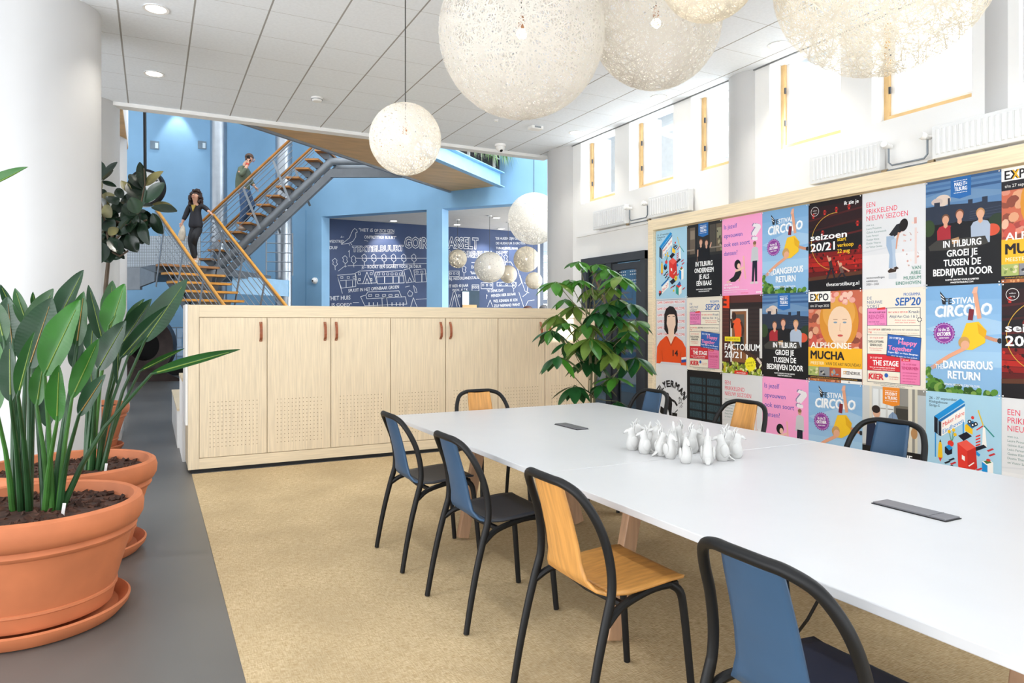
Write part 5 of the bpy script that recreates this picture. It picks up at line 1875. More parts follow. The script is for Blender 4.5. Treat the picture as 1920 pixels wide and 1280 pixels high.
def ink(pts, wd=0.9, close=False):
    ps = [aty(u, v, YM) for u, v in pts]
    if close:
        ps.append(ps[0])
    h = wd * 18.5 / FPX / 2
    for p, q in zip(ps, ps[1:]):
        d = (q - p)
        if d.length < 1e-5:
            continue
        d.normalize()
        n_ = V((-d.z, 0, d.x)) * h
        d = d * h * 0.5
        mu.add([p - d + n_, q + d + n_, q + d - n_, p - d - n_], [(0, 1, 2, 3)])


def chalk(t, u0, v, u1, cap, slope=0.0, bold=0.0):
    """letters between two picture columns on the wall"""
    p, q = aty(u0, v, YM), aty(u1, v + slope * (u1 - u0), YM)
    ax = (q - p)
    L = ax.length
    put_text(mu, t, p, ax / L, UP, cap * 18.5 / FPX, bold, L)


def outline(t, u0, v, u1, cap, slope=0.0):
    p, q = aty(u0, v, YM), aty(u1, v + slope * (u1 - u0), YM)
    cu = bpy.data.curves.new('lettering', 'FONT')
    cu.body = t
    cu.size = 1
    cu.offset = 0.03
    cu.resolution_u = 2
    cu.fill_mode = 'NONE'
    cu.bevel_depth = 0.02
    cu.bevel_resolution = 0
    o = bpy.data.objects.new('lettering', cu)
    me = bpy.data.meshes.new_from_object(o)
    a, b = min(x.co.x for x in me.vertices), max(x.co.x for x in me.vertices)
    ax = q - p
    L = ax.length
    k = cap * 18.5 / FPX / 0.7
    mu.add([p + ax / L * ((x.co.x - a) / (b - a) * L) + UP * (x.co.y * k) - V((0, 1, 0)) * (x.co.z * 0.02) for x in me.vertices], [tuple(f.vertices) for f in me.polygons])
    bpy.data.objects.remove(o)
    bpy.data.curves.remove(cu)
    bpy.data.meshes.remove(me)


chalk('"HET iS', 673, 434, 699, 6.5, 0.02, 0.01)
chalk('OP ZICH GEEN', 702, 435, 739, 6.5, 0.03, 0.01)
ink([(703, 438), (739, 438)], 0.7)
chalk('ONPRETTIGE BUURT"', 683, 447, 743, 6, 0.02, 0.01)
ink([(683, 451), (690, 452)], 0.7)
chalk('WEDSTRIJD', 616, 455, 645, 5.5, 0.0, 0.01)
chalk('DUIF', 618, 467, 633, 6, 0.0, 0.01)
outline('TEXTiELBUURT', 660, 472, 757, 11, -0.02)
outline('GOiRKE', 758, 464, 822, 21, 0.02)
outline('HASSELT', 828, 464, 897, 22, 0.03)
outline('MOLENRENPLEiN', 842, 481, 922, 12, 0.01)
ink([(640, 458), (655, 446), (661, 432), (665, 428), (669, 431), (670, 435), (667, 436), (667, 444), (662, 452), (654, 456), (640, 458)], 0.8)
ink([(654, 456), (656, 460)], 0.8)
ink([(657, 455), (660, 459)], 0.8)
ink([(645, 444), (639, 445), (641, 442)], 0.7)
for u in (628, 647, 663, 683, 701, 720, 738, 757, 776):
    s_ = 1.0
    y = 492 if u < 640 else (487 if u < 670 else 484)
    ink([(u, y - 8), (u + 4, y - 4), (u + 3, y), (u + 5, y + 3), (u + 1, y + 7), (u - 4, y + 3), (u - 3, y - 1), (u - 5, y - 4)], 0.8, True)
    ink([(u, y + 7), (u + 0.5, y + 14)], 0.8)
ink([(668, 484), (800, 484)], 0.7)
ink([(652, 498), (800, 494)], 0.7)
ink([(655, 482), (655, 469), (653, 472)], 0.8)
ink([(634, 508), (646, 499), (650, 499)], 0.7)
chalk('Jo - ROOKT EEN SIGARET VOOR DE DEUR', 678, 503, 790, 6, -0.01, 0.01)
# long terraces of houses
ink([(632, 516), (666, 513), (667, 537), (640, 540), (632, 516), (642, 550)], 0.9)
ink([(638, 526), (668, 524)], 0.8)
for u in (641, 653, 664):
    ink([(u - 2, 518), (u + 2, 518), (u + 2, 522), (u - 2, 522)], 0.7, True)
for u in (649, 661):
    ink([(u, 526), (u, 538)], 1.0)
ink([(666, 512), (674, 508), (700, 507), (706, 530), (671, 532), (666, 512)], 0.9)
ink([(680, 532), (688, 510), (697, 532)], 0.9)
ink([(685, 532), (688, 522), (692, 532)], 0.9)
for u in (674, 696):
    ink([(u - 2, 511), (u + 2, 511), (u + 2, 515), (u - 2, 515)], 0.7, True)
    ink([(u - 1.5, 522), (u + 1.5, 522), (u + 1.5, 526), (u - 1.5, 526)], 1.2, True)
ink([(704, 510), (754, 507), (758, 530), (708, 532)], 0.9, True)
ink([(706, 519), (757, 517)], 0.8)
for u in (710, 719, 727, 735, 743, 751):
    ink([(u - 2, 511.5), (u + 2, 511.5), (u + 2, 515.5), (u - 2, 515.5)], 0.7, True)
for u in (721, 737, 748):
    ink([(u, 519), (u, 530)], 1.5)
ink([(757, 506), (768, 503), (777, 528), (762, 530)], 0.9, True)
ink([(765, 528), (768, 520), (772, 528)], 0.9)
ink([(776, 506), (797, 504), (800, 528), (779, 529)], 0.9, True)
ink([(778, 515), (800, 513)], 0.8)
for u in (782, 791):
    ink([(u - 2, 508), (u + 2, 508), (u + 2, 512), (u - 2, 512)], 0.7, True)
ink([(791, 514), (791, 528)], 1.5)
chalk('SPUUIT IN HET OPENBAAR GROEN', 653, 548, 748, 6.5, -0.08, 0.01)
chalk('"HET HUIS', 617, 563, 657, 8, -0.04, 0.01)
chalk('IS GOED"', 622, 574, 659, 6, 0, 0.01)
ink([(662, 567), (673, 567)], 0.8)
ink([(676, 556), (686, 553), (688, 560), (760, 556), (763, 570), (684, 573), (676, 556)], 0.9)
ink([(686, 553), (690, 547), (748, 545), (753, 557)], 0.9)
for u in (694, 707, 720, 732, 744):
    ink([(u - 3, 552), (u + 3, 551.5), (u + 3.5, 555), (u - 3, 555.5)], 0.7, True)
ink([(717, 574), (716, 559), (725, 558), (727, 574)], 0.9)
for u in (692, 700, 708, 735, 743, 750, 756):
    ink([(u, 567), (u, 573)], 1.5)
ink([(764, 550), (768, 544), (774, 549), (772, 555), (766, 555)], 0.8, True)
ink([(775, 535), (780, 540), (782, 548), (778, 548)], 0.8, True)
ink([(760, 538), (768, 536)], 0.8)
ink([(770, 575), (775, 558), (782, 575)], 0.9)
ink([(780, 561), (800, 560)], 0.8)
# right hand opening
chalk('"DE HUIZEN ZIJN GEBLEVEN', 929, 449, 985, 5, 0.0, 0.008)
chalk('DE HUISHUUR IS GROTER.', 930, 458, 985, 5, 0.0, 0.008)
chalk('TUIN KLEINER, MAAR', 930, 467, 971, 5, 0.02, 0.008)
chalk('ZAT OVER"', 930, 475, 952, 5, 0.0, 0.008)
ink([(886, 483), (921, 482)], 0.7)
ink([(884, 492), (958, 491), (962, 498)], 0.8)
chalk('BIJ. NEDERLANDSTALIG', 842, 525, 899, 6, -0.04, 0.01)
chalk('IT HIER 40 JAAR', 842, 539, 878, 6, -0.05, 0.01)
chalk('WOV.. K.T.K', 848, 546, 877, 5, -0.04, 0.01)
chalk('"RAAM', 882, 514, 895, 6, 0, 0.01)
chalk('DAT', 884, 503, 894, 6, 0, 0.01)
chalk('US', 856, 557, 864, 6, 0, 0.01)
chalk('"IK DENK DAT', 913, 548, 944, 6, -0.05, 0.01)
chalk('MENSEN HIER ELKAAR', 921, 557, 967, 6, -0.08, 0.01)
chalk('WEL KENNEN. IK KEN', 925, 567, 970, 6, -0.06, 0.01)
chalk('ZELF NIEMAND WANT', 926, 576, 975, 6, -0.06, 0.01)
for u, y in ((948, 484), (870, 505), (963, 534), (938, 481)):
    ink([(u, y - 7), (u + 4, y - 3), (u + 2, y + 1), (u + 4, y + 4), (u, y + 7), (u - 3, y + 3), (u - 2, y - 1), (u - 4, y - 3)], 0.8, True)
    ink([(u, y + 7), (u, y + 13)], 0.8)
for x0, y0, x1, y1 in ((842, 508, 861, 518), (902, 530, 924, 541), (932, 529, 968, 536), (885, 534, 898, 545)):
    ink([(x0, y0), (x1, y0), (x1, y1), (x0, y1)], 0.9, True)
    for k in range(3):
        u = x0 + (x1 - x0) * (k + 0.5) / 3
        ink([(u - 1.5, y0 + 3), (u + 1.5, y0 + 3), (u + 1.5, y0 + 6), (u - 1.5, y0 + 6)], 0.8, True)
for pts in ([(843, 575), (850, 547), (853, 546), (862, 575)], [(847, 575), (852, 553), (857, 575)], [(967, 492), (978, 530), (972, 536)], [(975, 516), (984, 545), (992, 549)], [(983, 530), (990, 532), (988, 550), (980, 556)], [(973, 548), (982, 575)], [(985, 575), (990, 564), (1002, 562)], [(914, 575), (919, 562), (924, 575)], [(912, 560), (912, 552), (914, 555)]):
    ink(pts, 0.9)
tag(mu.build('chalk_mural', CHALK), 'white chalk lettering and house drawings covering the navy wall', 'mural')
# ================================================================ PLANTS
LEAFG = mat('strelitzia_green', '#245220', 0.46, var=0.16, scale=5, trans=0.22)
LEAFD = mat('strelitzia_dark', '#1d4225', 0.45, var=0.18, scale=5, trans=0.15)
LEAFB = mat('strelitzia_bright', '#2f6e1e', 0.46, var=0.14, scale=5, trans=0.3)
RIB = mat('leaf_midrib', '#7f9440', 0.45, var=0.1)
RIBO = mat('leaf_midrib_ochre', '#a07c3a', 0.45, var=0.1)
STEMG = mat('petiole_green', '#244a26', 0.42, var=0.18, scale=6)
STEML = mat('petiole_light', '#3f7030', 0.42, var=0.18, scale=6)
RP = random.Random(7)


def leaf_mesh(b, t, wd, nrm, fold=0.25, droop=0.0, twist=0.0, nl=12, nw=6, prof=None, wave=0.0, seed=0, ribs=0.0):
    """blade from b to t, folded along the midrib; returns grid builder and midrib points"""
    b, t = V(b), V(t)
    ax = t - b
    L = ax.length
    ax.normalize()
    nrm = V(nrm)
    nrm = (nrm - ax * nrm.dot(ax)).normalized()
    sd = ax.cross(nrm).normalized()
    prof = prof or (lambda s: max(0.0, math.sin(pi * min(1, s ** 0.82 * 0.985 + 0.012))) ** 0.75)
    rnd = random.Random(seed)
    ph = rnd.uniform(0, 6)
    mid = []

    def fn(i, j):
        s = i
        q = j * 2 - 1
        tw = twist * (s - 0.3)
        s2 = sd * math.cos(tw) + nrm * math.sin(tw)
        n2 = nrm * math.cos(tw) - sd * math.sin(tw)
        w_ = wd / 2 * prof(s)
        arch = -droop * L * (s ** 2 - s) * 0 - droop * L * s * s
        p = b + ax * (L * s) + nrm * arch + UP * 0
        return p + s2 * (q * w_ * math.cos(fold)) + n2 * (abs(q) ** 1.25 * w_ * math.sin(fold) + wave * wd * math.sin(s * 17 + ph + q * 2) * abs(q) + ribs * wd * math.sin(2 * pi * (s * 21 - abs(q) * 1.6)) * (abs(q) * (1.1 - abs(q))))
    g_ = G().grid(fn, nl, nw)
    mid = [fn(k / 8, 0.5) + nrm * 0.0015 for k in range(8)]
    return g_, mid


def strel_leaf(pt_, base, tip, wpx, D, dD, foot, m=0, dark=False, tone=None, fold=0.3, twist=0.0, rib=None, droop=0.0):
    """base, tip, foot in the picture; D depth of the plant, dD depth offset of the leaf"""
    Dl = D + dD
    b, t = at(*base, Dl), at(*tip, Dl + RP.uniform(-0.1, 0.1))
    f_ = at(*foot, D)
    f_.z = pt_['soil']
    wd = wpx * 1.18 * Dl / FPX
    ax = (t - b).normalized()
    n_ = -FY + FX * m + UP * 0.35
    tone = tone or (LEAFD if dark else LEAFG)
    g_, mid = leaf_mesh(b, t, wd, n_, fold, droop, twist, 90, 8, wave=0.012, ribs=0.02, seed=int(tip[0] * 7 + tip[1]))
    blade = g_.build('leaf_blade', tone, pt_['o'], smooth=True, angle=80)
    G().tube(mid, [0.0038 - 0.0004 * k for k in range(8)], 6).build('midrib', rib or RIB, blade_fix(blade, pt_['o']), smooth=True)
    # petiole: rises from the soil, leaning into the blade
    mid_ = f_.lerp(b, 0.55) + UP * 0.06 * (b.z - f_.z) + (f_ - b).xy.to_3d() * 0.06
    q1 = f_.lerp(mid_, 0.5) + UP * 0.02
    G().tube([f_ - UP * 0.02, q1, mid_, b.lerp(mid_, 0.3), b, b + ax * 0.03], [0.0155, 0.0125, 0.0095, 0.008, 0.007, 0.0055], 8).build('petiole', STEML if tone is LEAFB else STEMG, pt_['o'], smooth=True)


def blade_fix(b, parent):
    return b


def terracotta(label, c, s=1.0):
    t = thing('terracotta_pot', label, 'plant pot', (c[0], c[1], 0))
    pr = [(0.30, 0.05), (0.335, 0.06), (0.352, 0.13), (0.358, 0.134), (0.357, 0.145), (0.352, 0.148), (0.425, 0.395), (0.437, 0.40), (0.445, 0.415), (0.437, 0.43), (0.437, 0.437), (0.457, 0.447), (0.472, 0.475), (0.476, 0.52), (0.466, 0.555), (0.446, 0.567), (0.43, 0.56), (0.425, 0.54), (0.41, 0.50)]
    G().lathe([(r * s, z * s) for r, z in pr], 72).build('pot_body', TERRA, t, local=True, smooth=True)
    sa = [(0.33, 0.0), (0.375, 0.005), (0.41, 0.045), (0.415, 0.068), (0.405, 0.075), (0.395, 0.068), (0.36, 0.03), (0.30, 0.028)]
    G().lathe([(r * s, z * s) for r, z in sa], 72).build('saucer', TERRA, t, local=True, smooth=True)
    return t


def soil(label, c, z, r, n=260, seed=1):
    g_ = G().lathe([(r, z - 0.03), (r, z), (r * 0.6, z + 0.008), (0.01, z + 0.012)], 28, (c[0], c[1], 0))
    R_ = random.Random(seed)
    for _ in range(n):
        a, q = R_.uniform(0, 6.283), r * math.sqrt(R_.uniform(0, 1)) * 0.96
        p = V((c[0] + q * math.cos(a), c[1] + q * math.sin(a), z + 0.008))
        d = V((R_.uniform(-1, 1), R_.uniform(-1, 1), R_.uniform(-0.4, 0.6))).normalized()
        e_ = d.orthogonal().normalized()
        k = d.cross(e_)
        L, w2, h2 = R_.uniform(0.012, 0.03), R_.uniform(0.008, 0.016), R_.uniform(0.004, 0.009)
        g_.prism([p - d * L - e_ * w2 * 0.6 - k * h2, p + d * L * 0.8 - e_ * w2 - k * h2, p + d * L + e_ * w2 * 0.5 - k * h2, p - d * L * 0.7 + e_ * w2 - k * h2], [p - d * L * 0.8 - e_ * w2 * 0.4 + k * h2, p + d * L * 0.7 - e_ * w2 * 0.7 + k * h2, p + d * L * 0.8 + e_ * w2 * 0.4 + k * h2, p - d * L * 0.6 + e_ * w2 * 0.7 + k * h2])
    o = g_.build('bark_mulch', BARK, None, origin=(c[0], c[1], z))
    return tag(o, label, 'mulch', kind='stuff')


C1, C2, C3 = (-0.51, 4.03), (-0.444, 5.03), (-0.66, 8.98)
terracotta('big terracotta pot on a saucer nearest the camera at the left edge', C1)
terracotta('big terracotta pot on a saucer just behind the nearest pot', C2)
terracotta('terracotta pot holding the rubber plant between the white columns', C3, 0.92)
soil('chunky brown bark mulch in the nearest terracotta pot', C1, 0.505, 0.422, 300, 1)
soil('chunky brown bark mulch in the second terracotta pot', C2, 0.505, 0.422, 240, 2)
soil('brown bark mulch in the pot of the rubber plant', C3, 0.465, 0.388, 60, 3)
p1 = {'soil': 0.51, 'o': thing('bird_of_paradise_plant', 'broad-leaved green plant in the nearest terracotta pot', 'plant', (C1[0], C1[1], 0.51))}
p2 = {'soil': 0.51, 'o': thing('bird_of_paradise_plant', 'broad-leaved plant with long leaves arching right, in the second terracotta pot', 'plant', (C2[0], C2[1], 0.51))}
A1, A2 = 3.36, 4.28
F1 = [(84, 938), (98, 935), (92, 944), (40, 930), (55, 940), (110, 938), (25, 925), (-70, 930)]
for i, (bs, tp, w_, dd, ft, kw) in enumerate([
    ((26, 668), (14, 556), 58, 0.25, 3, dict(dark=True, rib=RIBO)),
    ((26, 585), (1, 533), 16, 0.3, 6, dict(dark=True)),
    ((52, 612), (28, 540), 22, 0.2, 3, dict()),
    ((70, 590), (62, 547), 15, 0.35, 4, dict()),
    ((54, 690), (98, 558), 64, 0.0, 4, dict(dark=True, rib=RIBO, m=0.2)),
    ((54, 640), (100, 541), 46, 0.15, 0, dict()),
    ((84, 702), (151, 562), 62, -0.15, 1, dict(tone=LEAFB)),
    ((103, 612), (157, 506), 40, 0.3, 0, dict(dark=True, fold=0.45)),
    ((144, 648), (158, 546), 38, 0.12, 5, dict(rib=RIBO)),
    ((20, 752), (18, 640), 34, -0.3, 3, dict(dark=True, fold=0.4)),
    ((34, 742), (65, 622), 28, -0.35, 4, dict(fold=0.6)),
    ((107, 790), (111, 684), 38, -0.25, 0, dict(tone=LEAFB)),
    ((69, 760), (82, 676), 32, -0.1, 2, dict(tone=LEAFB)),
    ((135, 746), (186, 634), 34, -0.1, 5, dict(tone=LEAFB)),
    ((148, 778), (198, 702), 32, -0.2, 5, dict(dark=True, rib=RIBO)),
    ((-70, 376), (53, 313), 30, -0.25, 7, dict(tone=LEAFB, fold=0.6, m=-0.3)),
    ((-6, 770), (-2, 640), 40, -0.2, 6, dict(tone=LEAFB)),
    ((140, 690), (150, 625), 26, 0.1, 1, dict(dark=True)),
    ((8, 640), (-12, 560), 40, 0.1, 3, dict()),
    ((284, 701), (447, 653), 23, 0.05, 5, dict(fold=0.75, droop=0.04)),
    ((90, 800), (96, 720), 30, 0.05, 0, dict(dark=True)),
]):
    strel_leaf(p1, bs, tp, w_, A1, dd, F1[ft], **kw)
F2 = [(160, 892), (172, 893), (182, 888), (190, 884), (168, 885)]
for i, (bs, tp, w_, dd, ft, kw) in enumerate([
    ((193, 640), (166, 534), 24, 0.2, 0, dict(dark=True, fold=0.5)),
    ((205, 610), (211, 526), 30, 0.35, 1, dict(fold=0.3)),
    ((204, 612), (216, 545), 28, 0.3, 1, dict(dark=True)),
    ((203, 628), (234, 532), 46, 0.1, 4, dict(tone=LEAFB)),
    ((184, 692), (237, 601), 44, -0.25, 1, dict(dark=True, fold=0.25)),
    ((228, 646), (285, 560), 34, 0.2, 2, dict(dark=True, fold=0.4)),
    ((271, 640), (351, 523), 46, 0.05, 3, dict(dark=True)),
    ((226, 672), (315, 573), 28, -0.05, 2, dict(dark=True, fold=0.6)),
    ((240, 668), (300, 590), 22, 0.25, 2, dict(fold=0.5)),
    ((236, 600), (271, 560), 14, 0.4, 2, dict()),
    ((222, 648), (220, 722), 16, -0.1, 2, dict(dark=True, fold=0.9)),
    ((262, 696), (346, 653), 14, 0.1, 3, dict(fold=0.8, tone=LEAFG)),
    ((205, 610), (219, 590), 8, -0.2, 1, dict(tone=LEAFB)),
    ((170, 660), (176, 600), 30, 0.3, 0, dict(dark=True)),
    ((176, 770), (168, 660), 30, 0.2, 0, dict(dark=True)),
    ((160, 740), (150, 640), 30, 0.35, 4, dict(dark=True)),
]):
    strel_leaf(p2, bs, tp, w_, A2, dd, F2[ft], **kw)
for c, lab in (((116, 930), 'tiny white plant label stuck in the mulch of the nearest pot'), ((196, 872), 'tiny white plant label stuck in the mulch of the second pot')):
    D = A1 if c[0] < 150 else A2
    p = at(c[0], c[1], D - 0.1)
    o = thing('plant_label', lab, 'plant label', (p.x, p.y, 0.50))
    G().beam((0, 0, 0), (0.01, 0, 0.075), 0.014, 0.0025, (0, 1, 0)).build('label_stake', WHITE, o, local=True)

# ---- rubber plant
FIC = mat('rubber_leaf_dark', '#1f2f22', 0.22, var=0.25, scale=3)
FICL = mat('rubber_leaf_olive', '#6f6a40', 0.4, var=0.3, scale=4)
FICM = mat('rubber_leaf_green', '#2f4a35', 0.25, var=0.2, scale=3)
FSTEM = mat('rubber_stem', '#5b4a38', 0.7, var=0.2)
fo = thing('rubber_plant', 'tall rubber plant with dark glossy leaves between the white columns', 'plant', (C3[0], C3[1], 0.47))
RF = random.Random(33)
DFI = 7.75
trunk = [V((C3[0], C3[1], 0.46)), at(196, 640, DFI + 0.1), at(198, 540, DFI), at(206, 460, DFI), at(218, 415, DFI)]
G().tube(trunk, [0.028, 0.025, 0.022, 0.018, 0.012], 8).build('trunk', FSTEM, fo, smooth=True)
for pth in ([(206, 460), (235, 430), (262, 395), (272, 345), (270, 315)], [(206, 460), (192, 400), (188, 340)], [(218, 415), (245, 425), (275, 412)], [(206, 470), (225, 480), (240, 470)]):
    G().tube([at(u, v, DFI - 0.03 * k) for k, (u, v) in enumerate(pth)], [0.014, 0.012, 0.01, 0.008, 0.006][:len(pth)], 7).build('branch', FSTEM, fo, smooth=True)
ell_p = lambda s: max(0.0, math.sin(pi * min(1, s * 0.97 + 0.015))) ** 0.7
fl = [((268, 352), (262, 303), 14, 0), ((268, 355), (243, 325), 20, 0), ((272, 348), (305, 320), 20, 2), ((262, 375), (240, 340), 22, 0), ((272, 380), (306, 342), 22, 1), ((268, 385), (262, 345), 22, 1), ((286, 383), (326, 388), 14, 2), ((284, 388), (331, 394), 17, 0), ((275, 395), (287, 420), 24, 0), ((285, 400), (304, 438), 22, 0), ((262, 400), (228, 385), 22, 0), ((258, 400), (246, 370), 22, 1), ((255, 415), (243, 435), 24, 0), ((262, 412), (278, 458), 20, 0), ((252, 425), (268, 457), 22, 0), ((238, 440), (258, 472), 22, 0), ((245, 362), (227, 338), 12, 2), ((188, 340), (182, 300), 24, 0), ((190, 335), (218, 303), 14, 0), ((192, 340), (211, 318), 20, 0), ((190, 340), (218, 349), 9, 0), ((186, 360), (180, 330), 14, 2), ((190, 380), (214, 365), 20, 2), ((195, 385), (208, 407), 20, 2), ((195, 375), (182, 355), 20, 0), ((230, 372), (218, 352), 14, 0), ((215, 400), (232, 378), 22, 0), ((205, 430), (228, 417), 18, 2), ((222, 428), (203, 440), 18, 2), ((190, 450), (180, 470), 20, 2), ((205, 445), (228, 475), 20, 0), ((210, 455), (232, 486), 16, 0), ((200, 450), (206, 492), 24, 0), ((192, 455), (188, 492), 22, 0), ((188, 420), (182, 400), 20, 0), ((215, 415), (200, 395), 22, 1), ((225, 445), (235, 462), 18, 2), ((200, 400), (222, 412), 20, 0), ((195, 415), (215, 430), 22, 0), ((240, 410), (226, 430), 22, 0), ((235, 400), (250, 418), 20, 1), ((185, 440), (196, 425), 20, 0), ((215, 470), (220, 455), 18, 0), ((245, 440), (240, 420), 20, 0)]
for i, (a, b, w_, m) in enumerate(fl):
    dd = RF.uniform(-0.22, 0.22)
    a3, b3 = at(*a, DFI + dd * 0.6), at(*b, DFI + dd)
    n_ = (-FY + UP * RF.uniform(0.1, 1.0) + FX * RF.uniform(-0.7, 0.7))
    g_, mid = leaf_mesh(a3, b3, w_ * DFI / FPX * 1.3, n_, 0.22, 0.05, RF.uniform(-0.4, 0.4), 9, 4, ell_p, seed=i)
    bl_o = g_.build('leaf', (FIC, FICM, FICL)[m], fo, smooth=True, angle=80)
for i in range(95):
    u, v = RF.choice([(195, 380), (200, 420), (210, 440), (190, 450), (240, 410), (260, 400), (225, 430), (255, 385), (198, 460)])
    u += RF.uniform(-12, 12)
    v += RF.uniform(-18, 18)
    an = RF.uniform(0.2, 2.9)
    L = RF.uniform(26, 40)
    dd = RF.uniform(-0.1, 0.45)
    a3, b3 = at(u, v, DFI + dd), at(min(u + L * math.cos(an), 285), v + L * math.sin(an) * 0.9 - 6, DFI + dd + RF.uniform(-0.1, 0.1))
    g_, mid = leaf_mesh(a3, b3, RF.uniform(20, 27) * DFI / FPX, -FY + UP * RF.uniform(0, 1) + FX * RF.uniform(-0.8, 0.8), 0.22, 0.05, RF.uniform(-0.5, 0.5), 8, 4, ell_p, seed=i)
    g_.build('leaf', RF.choice((FIC, FIC, FICM)), fo, smooth=True, angle=80)

# ---- umbrella tree beside the glazed door
SG = mat('umbrella_leaf_green', '#4a8a30', 0.33, var=0.22, scale=5, trans=0.35)
SD = mat('umbrella_leaf_dark', '#23552a', 0.3, var=0.22, scale=5, trans=0.15)
SO = mat('umbrella_leaf_olive', '#6f8a3c', 0.35, var=0.2, scale=5, trans=0.3)
SST = mat('umbrella_stem', '#6c6a48', 0.6, var=0.15)
DU = 7.0
ub = at(1108, 752, DU)
ut = thing('umbrella_tree', 'tall umbrella tree with drooping leaf clusters beside the dark glazed door', 'plant', (ub.x, ub.y, 0.4))
po = thing('plant_tub', 'dark round plant tub of the umbrella tree behind the table end', 'plant pot', (ub.x, ub.y, 0))
G().lathe([(0.17, 0), (0.2, 0.01), (0.235, 0.40), (0.238, 0.44), (0.22, 0.44), (0.215, 0.40)], 40).build('tub_body', CHARC, po, local=True, smooth=True)
G().lathe([(0.214, 0.39), (0.01, 0.395)], 24, closed=True).build('soil', BARK, po, local=True)
for pth in ([(1108, 760), (1109, 700), (1106, 640), (1099, 585), (1100, 560)], [(1114, 760), (1117, 690), (1118, 630), (1115, 570), (1110, 538)]):
    G().tube([V((ub.x, ub.y, 0.38))] + [at(u, v, DU) for u, v in pth], [0.014, 0.013, 0.012, 0.010, 0.008, 0.006], 8).build('trunk', SST, ut, smooth=True)
RU = random.Random(5)
hubs = [(1085, 490, 7, 26, 0), (1118, 495, 7, 28, 0), (1138, 503, 8, 32, 0), (1162, 517, 8, 36, 0), (1042, 528, 7, 34, 0), (1066, 524, 6, 28, 0), (1088, 525, 7, 24, 0), (1108, 540, 8, 30, 2), (1146, 536, 7, 30, 2), (1078, 572, 7, 36, 2), (1044, 590, 8, 34, 2), (1034, 618, 8, 36, 1), (1060, 605, 6, 28, 0), (1158, 560, 8, 34, 2), (1138, 568, 8, 36, 1), (1182, 568, 7, 34, 1), (1150, 590, 8, 38, 1), (1190, 600, 7, 36, 0), (1107, 632, 9, 46, 2), (1088, 640, 8, 42, 1), (1132, 636, 8, 42, 1), (1046, 667, 7, 38, 1), (1105, 672, 8, 44, 1), (1192, 668, 8, 48, 1), (1152, 707, 6, 32, 0), (1078, 722, 7, 38, 1), (1158, 752, 7, 24, 1), (1180, 620, 6, 30, 0), (1168, 600, 6, 32, 2), (1122, 585, 8, 36, 1), (1172, 632, 7, 36, 1), (1098, 605, 7, 36, 2), (1120, 650, 8, 40, 1), (1060, 560, 6, 30, 0), (1066, 640, 6, 34, 1), (1150, 660, 7, 36, 2), (1128, 720, 6, 30, 1)]
up_ = lambda s: max(0.0, math.sin(pi * min(1, s ** 0.85 * 0.98 + 0.015))) ** 0.85
for hi, (u, v, n, L, m) in enumerate(hubs):
    dd = RU.uniform(-0.25, 0.25)
    hb = at(u, v, DU + dd)
    tk = at(1104 + (u - 1104) * 0.12, min(v + 62, 745), DU)
    G().tube([tk, tk.lerp(hb, 0.5) - UP * 0.01, hb], [0.005, 0.004, 0.003], 6).build('leaf_stalk', SST, ut, smooth=True)
    a0 = RU.uniform(0, 6.28)
    for k in range(n):
        a = a0 + 2 * pi * k / n + RU.uniform(-0.2, 0.2)
        dn = RU.uniform(0.45, 0.95) if m != 0 else RU.uniform(0.2, 0.7)
        d = V((math.cos(a), math.sin(a), -dn)).normalized()
        ln = L * RU.uniform(1.0, 1.3) * DU / FPX
        st0 = hb + d * ln * 0.12
        tp = hb + d * ln * 1.1
        g_, mid = leaf_mesh(st0, tp, ln * 0.47, UP + V((math.cos(a), math.sin(a), 0)) * 0.6, 0.2, 0.14, RU.uniform(-0.25, 0.25), 8, 4, up_, seed=hi * 9 + k)
        g_.tube([hb, st0], 0.0025, 5)
        mm = (SG, SD, SO)[m if RU.random() < 0.75 else RU.randrange(3)]
        g_.build('leaflet', mm, ut, smooth=True, angle=80)
# ================================================================ PEOPLE ON THE STAIRS
SKIN = mat('skin', '#d7a58b', 0.5, var=0.05)
HAIRD = mat('dark_curly_hair', '#34201b', 0.6, var=0.3, scale=30)
HAIRB = mat('short_brown_hair', '#5a4334', 0.7, var=0.25, scale=40)
JACK = mat('black_jacket', '#1d1e27', 0.7, var=0.1)
TROU = mat('black_trousers', '#17171c', 0.7, var=0.1)
YTOP = mat('mustard_top', '#a58d3a', 0.7, var=0.08)
SHOEW = mat('white_trainer', '#d9d4cc', 0.6, var=0.05)
GREENJ = mat('olive_bomber', '#5f6b58', 0.75, var=0.12, scale=8)
JEAN = mat('blue_denim', '#3f5c83', 0.8, var=0.2, scale=7)
LIP = mat('lips', '#b5625a', 0.5, var=0.03)
EYE_ = mat('dark_eye', '#2a211d', 0.4, var=0.02)


def skin_mesh(name, joints, edges, mm, parent, root=0, sub=2):
    """joints: list of (x, y, z, rx[, ry])"""
    me = bpy.data.meshes.new(name)
    me.from_pydata([j[:3] for j in joints], edges, [])
    o = bpy.data.objects.new(name, me)
    C.objects.link(o)
    o.parent = parent
    me.materials.append(mm)
    md = o.modifiers.new('skin', 'SKIN')
    for i, j in enumerate(joints):
        sv = me.skin_vertices[0].data[i]
        sv.radius = (j[3], j[4] if len(j) > 4 else j[3])
        sv.use_root = i == root
    md.use_smooth_shade = True
    md.branch_smoothing = 0.6
    sb_ = o.modifiers.new('smooth', 'SUBSURF')
    sb_.levels = sb_.render_levels = sub
    return o


def chain(*ids):
    return [(a, b) for a, b in zip(ids, ids[1:])]


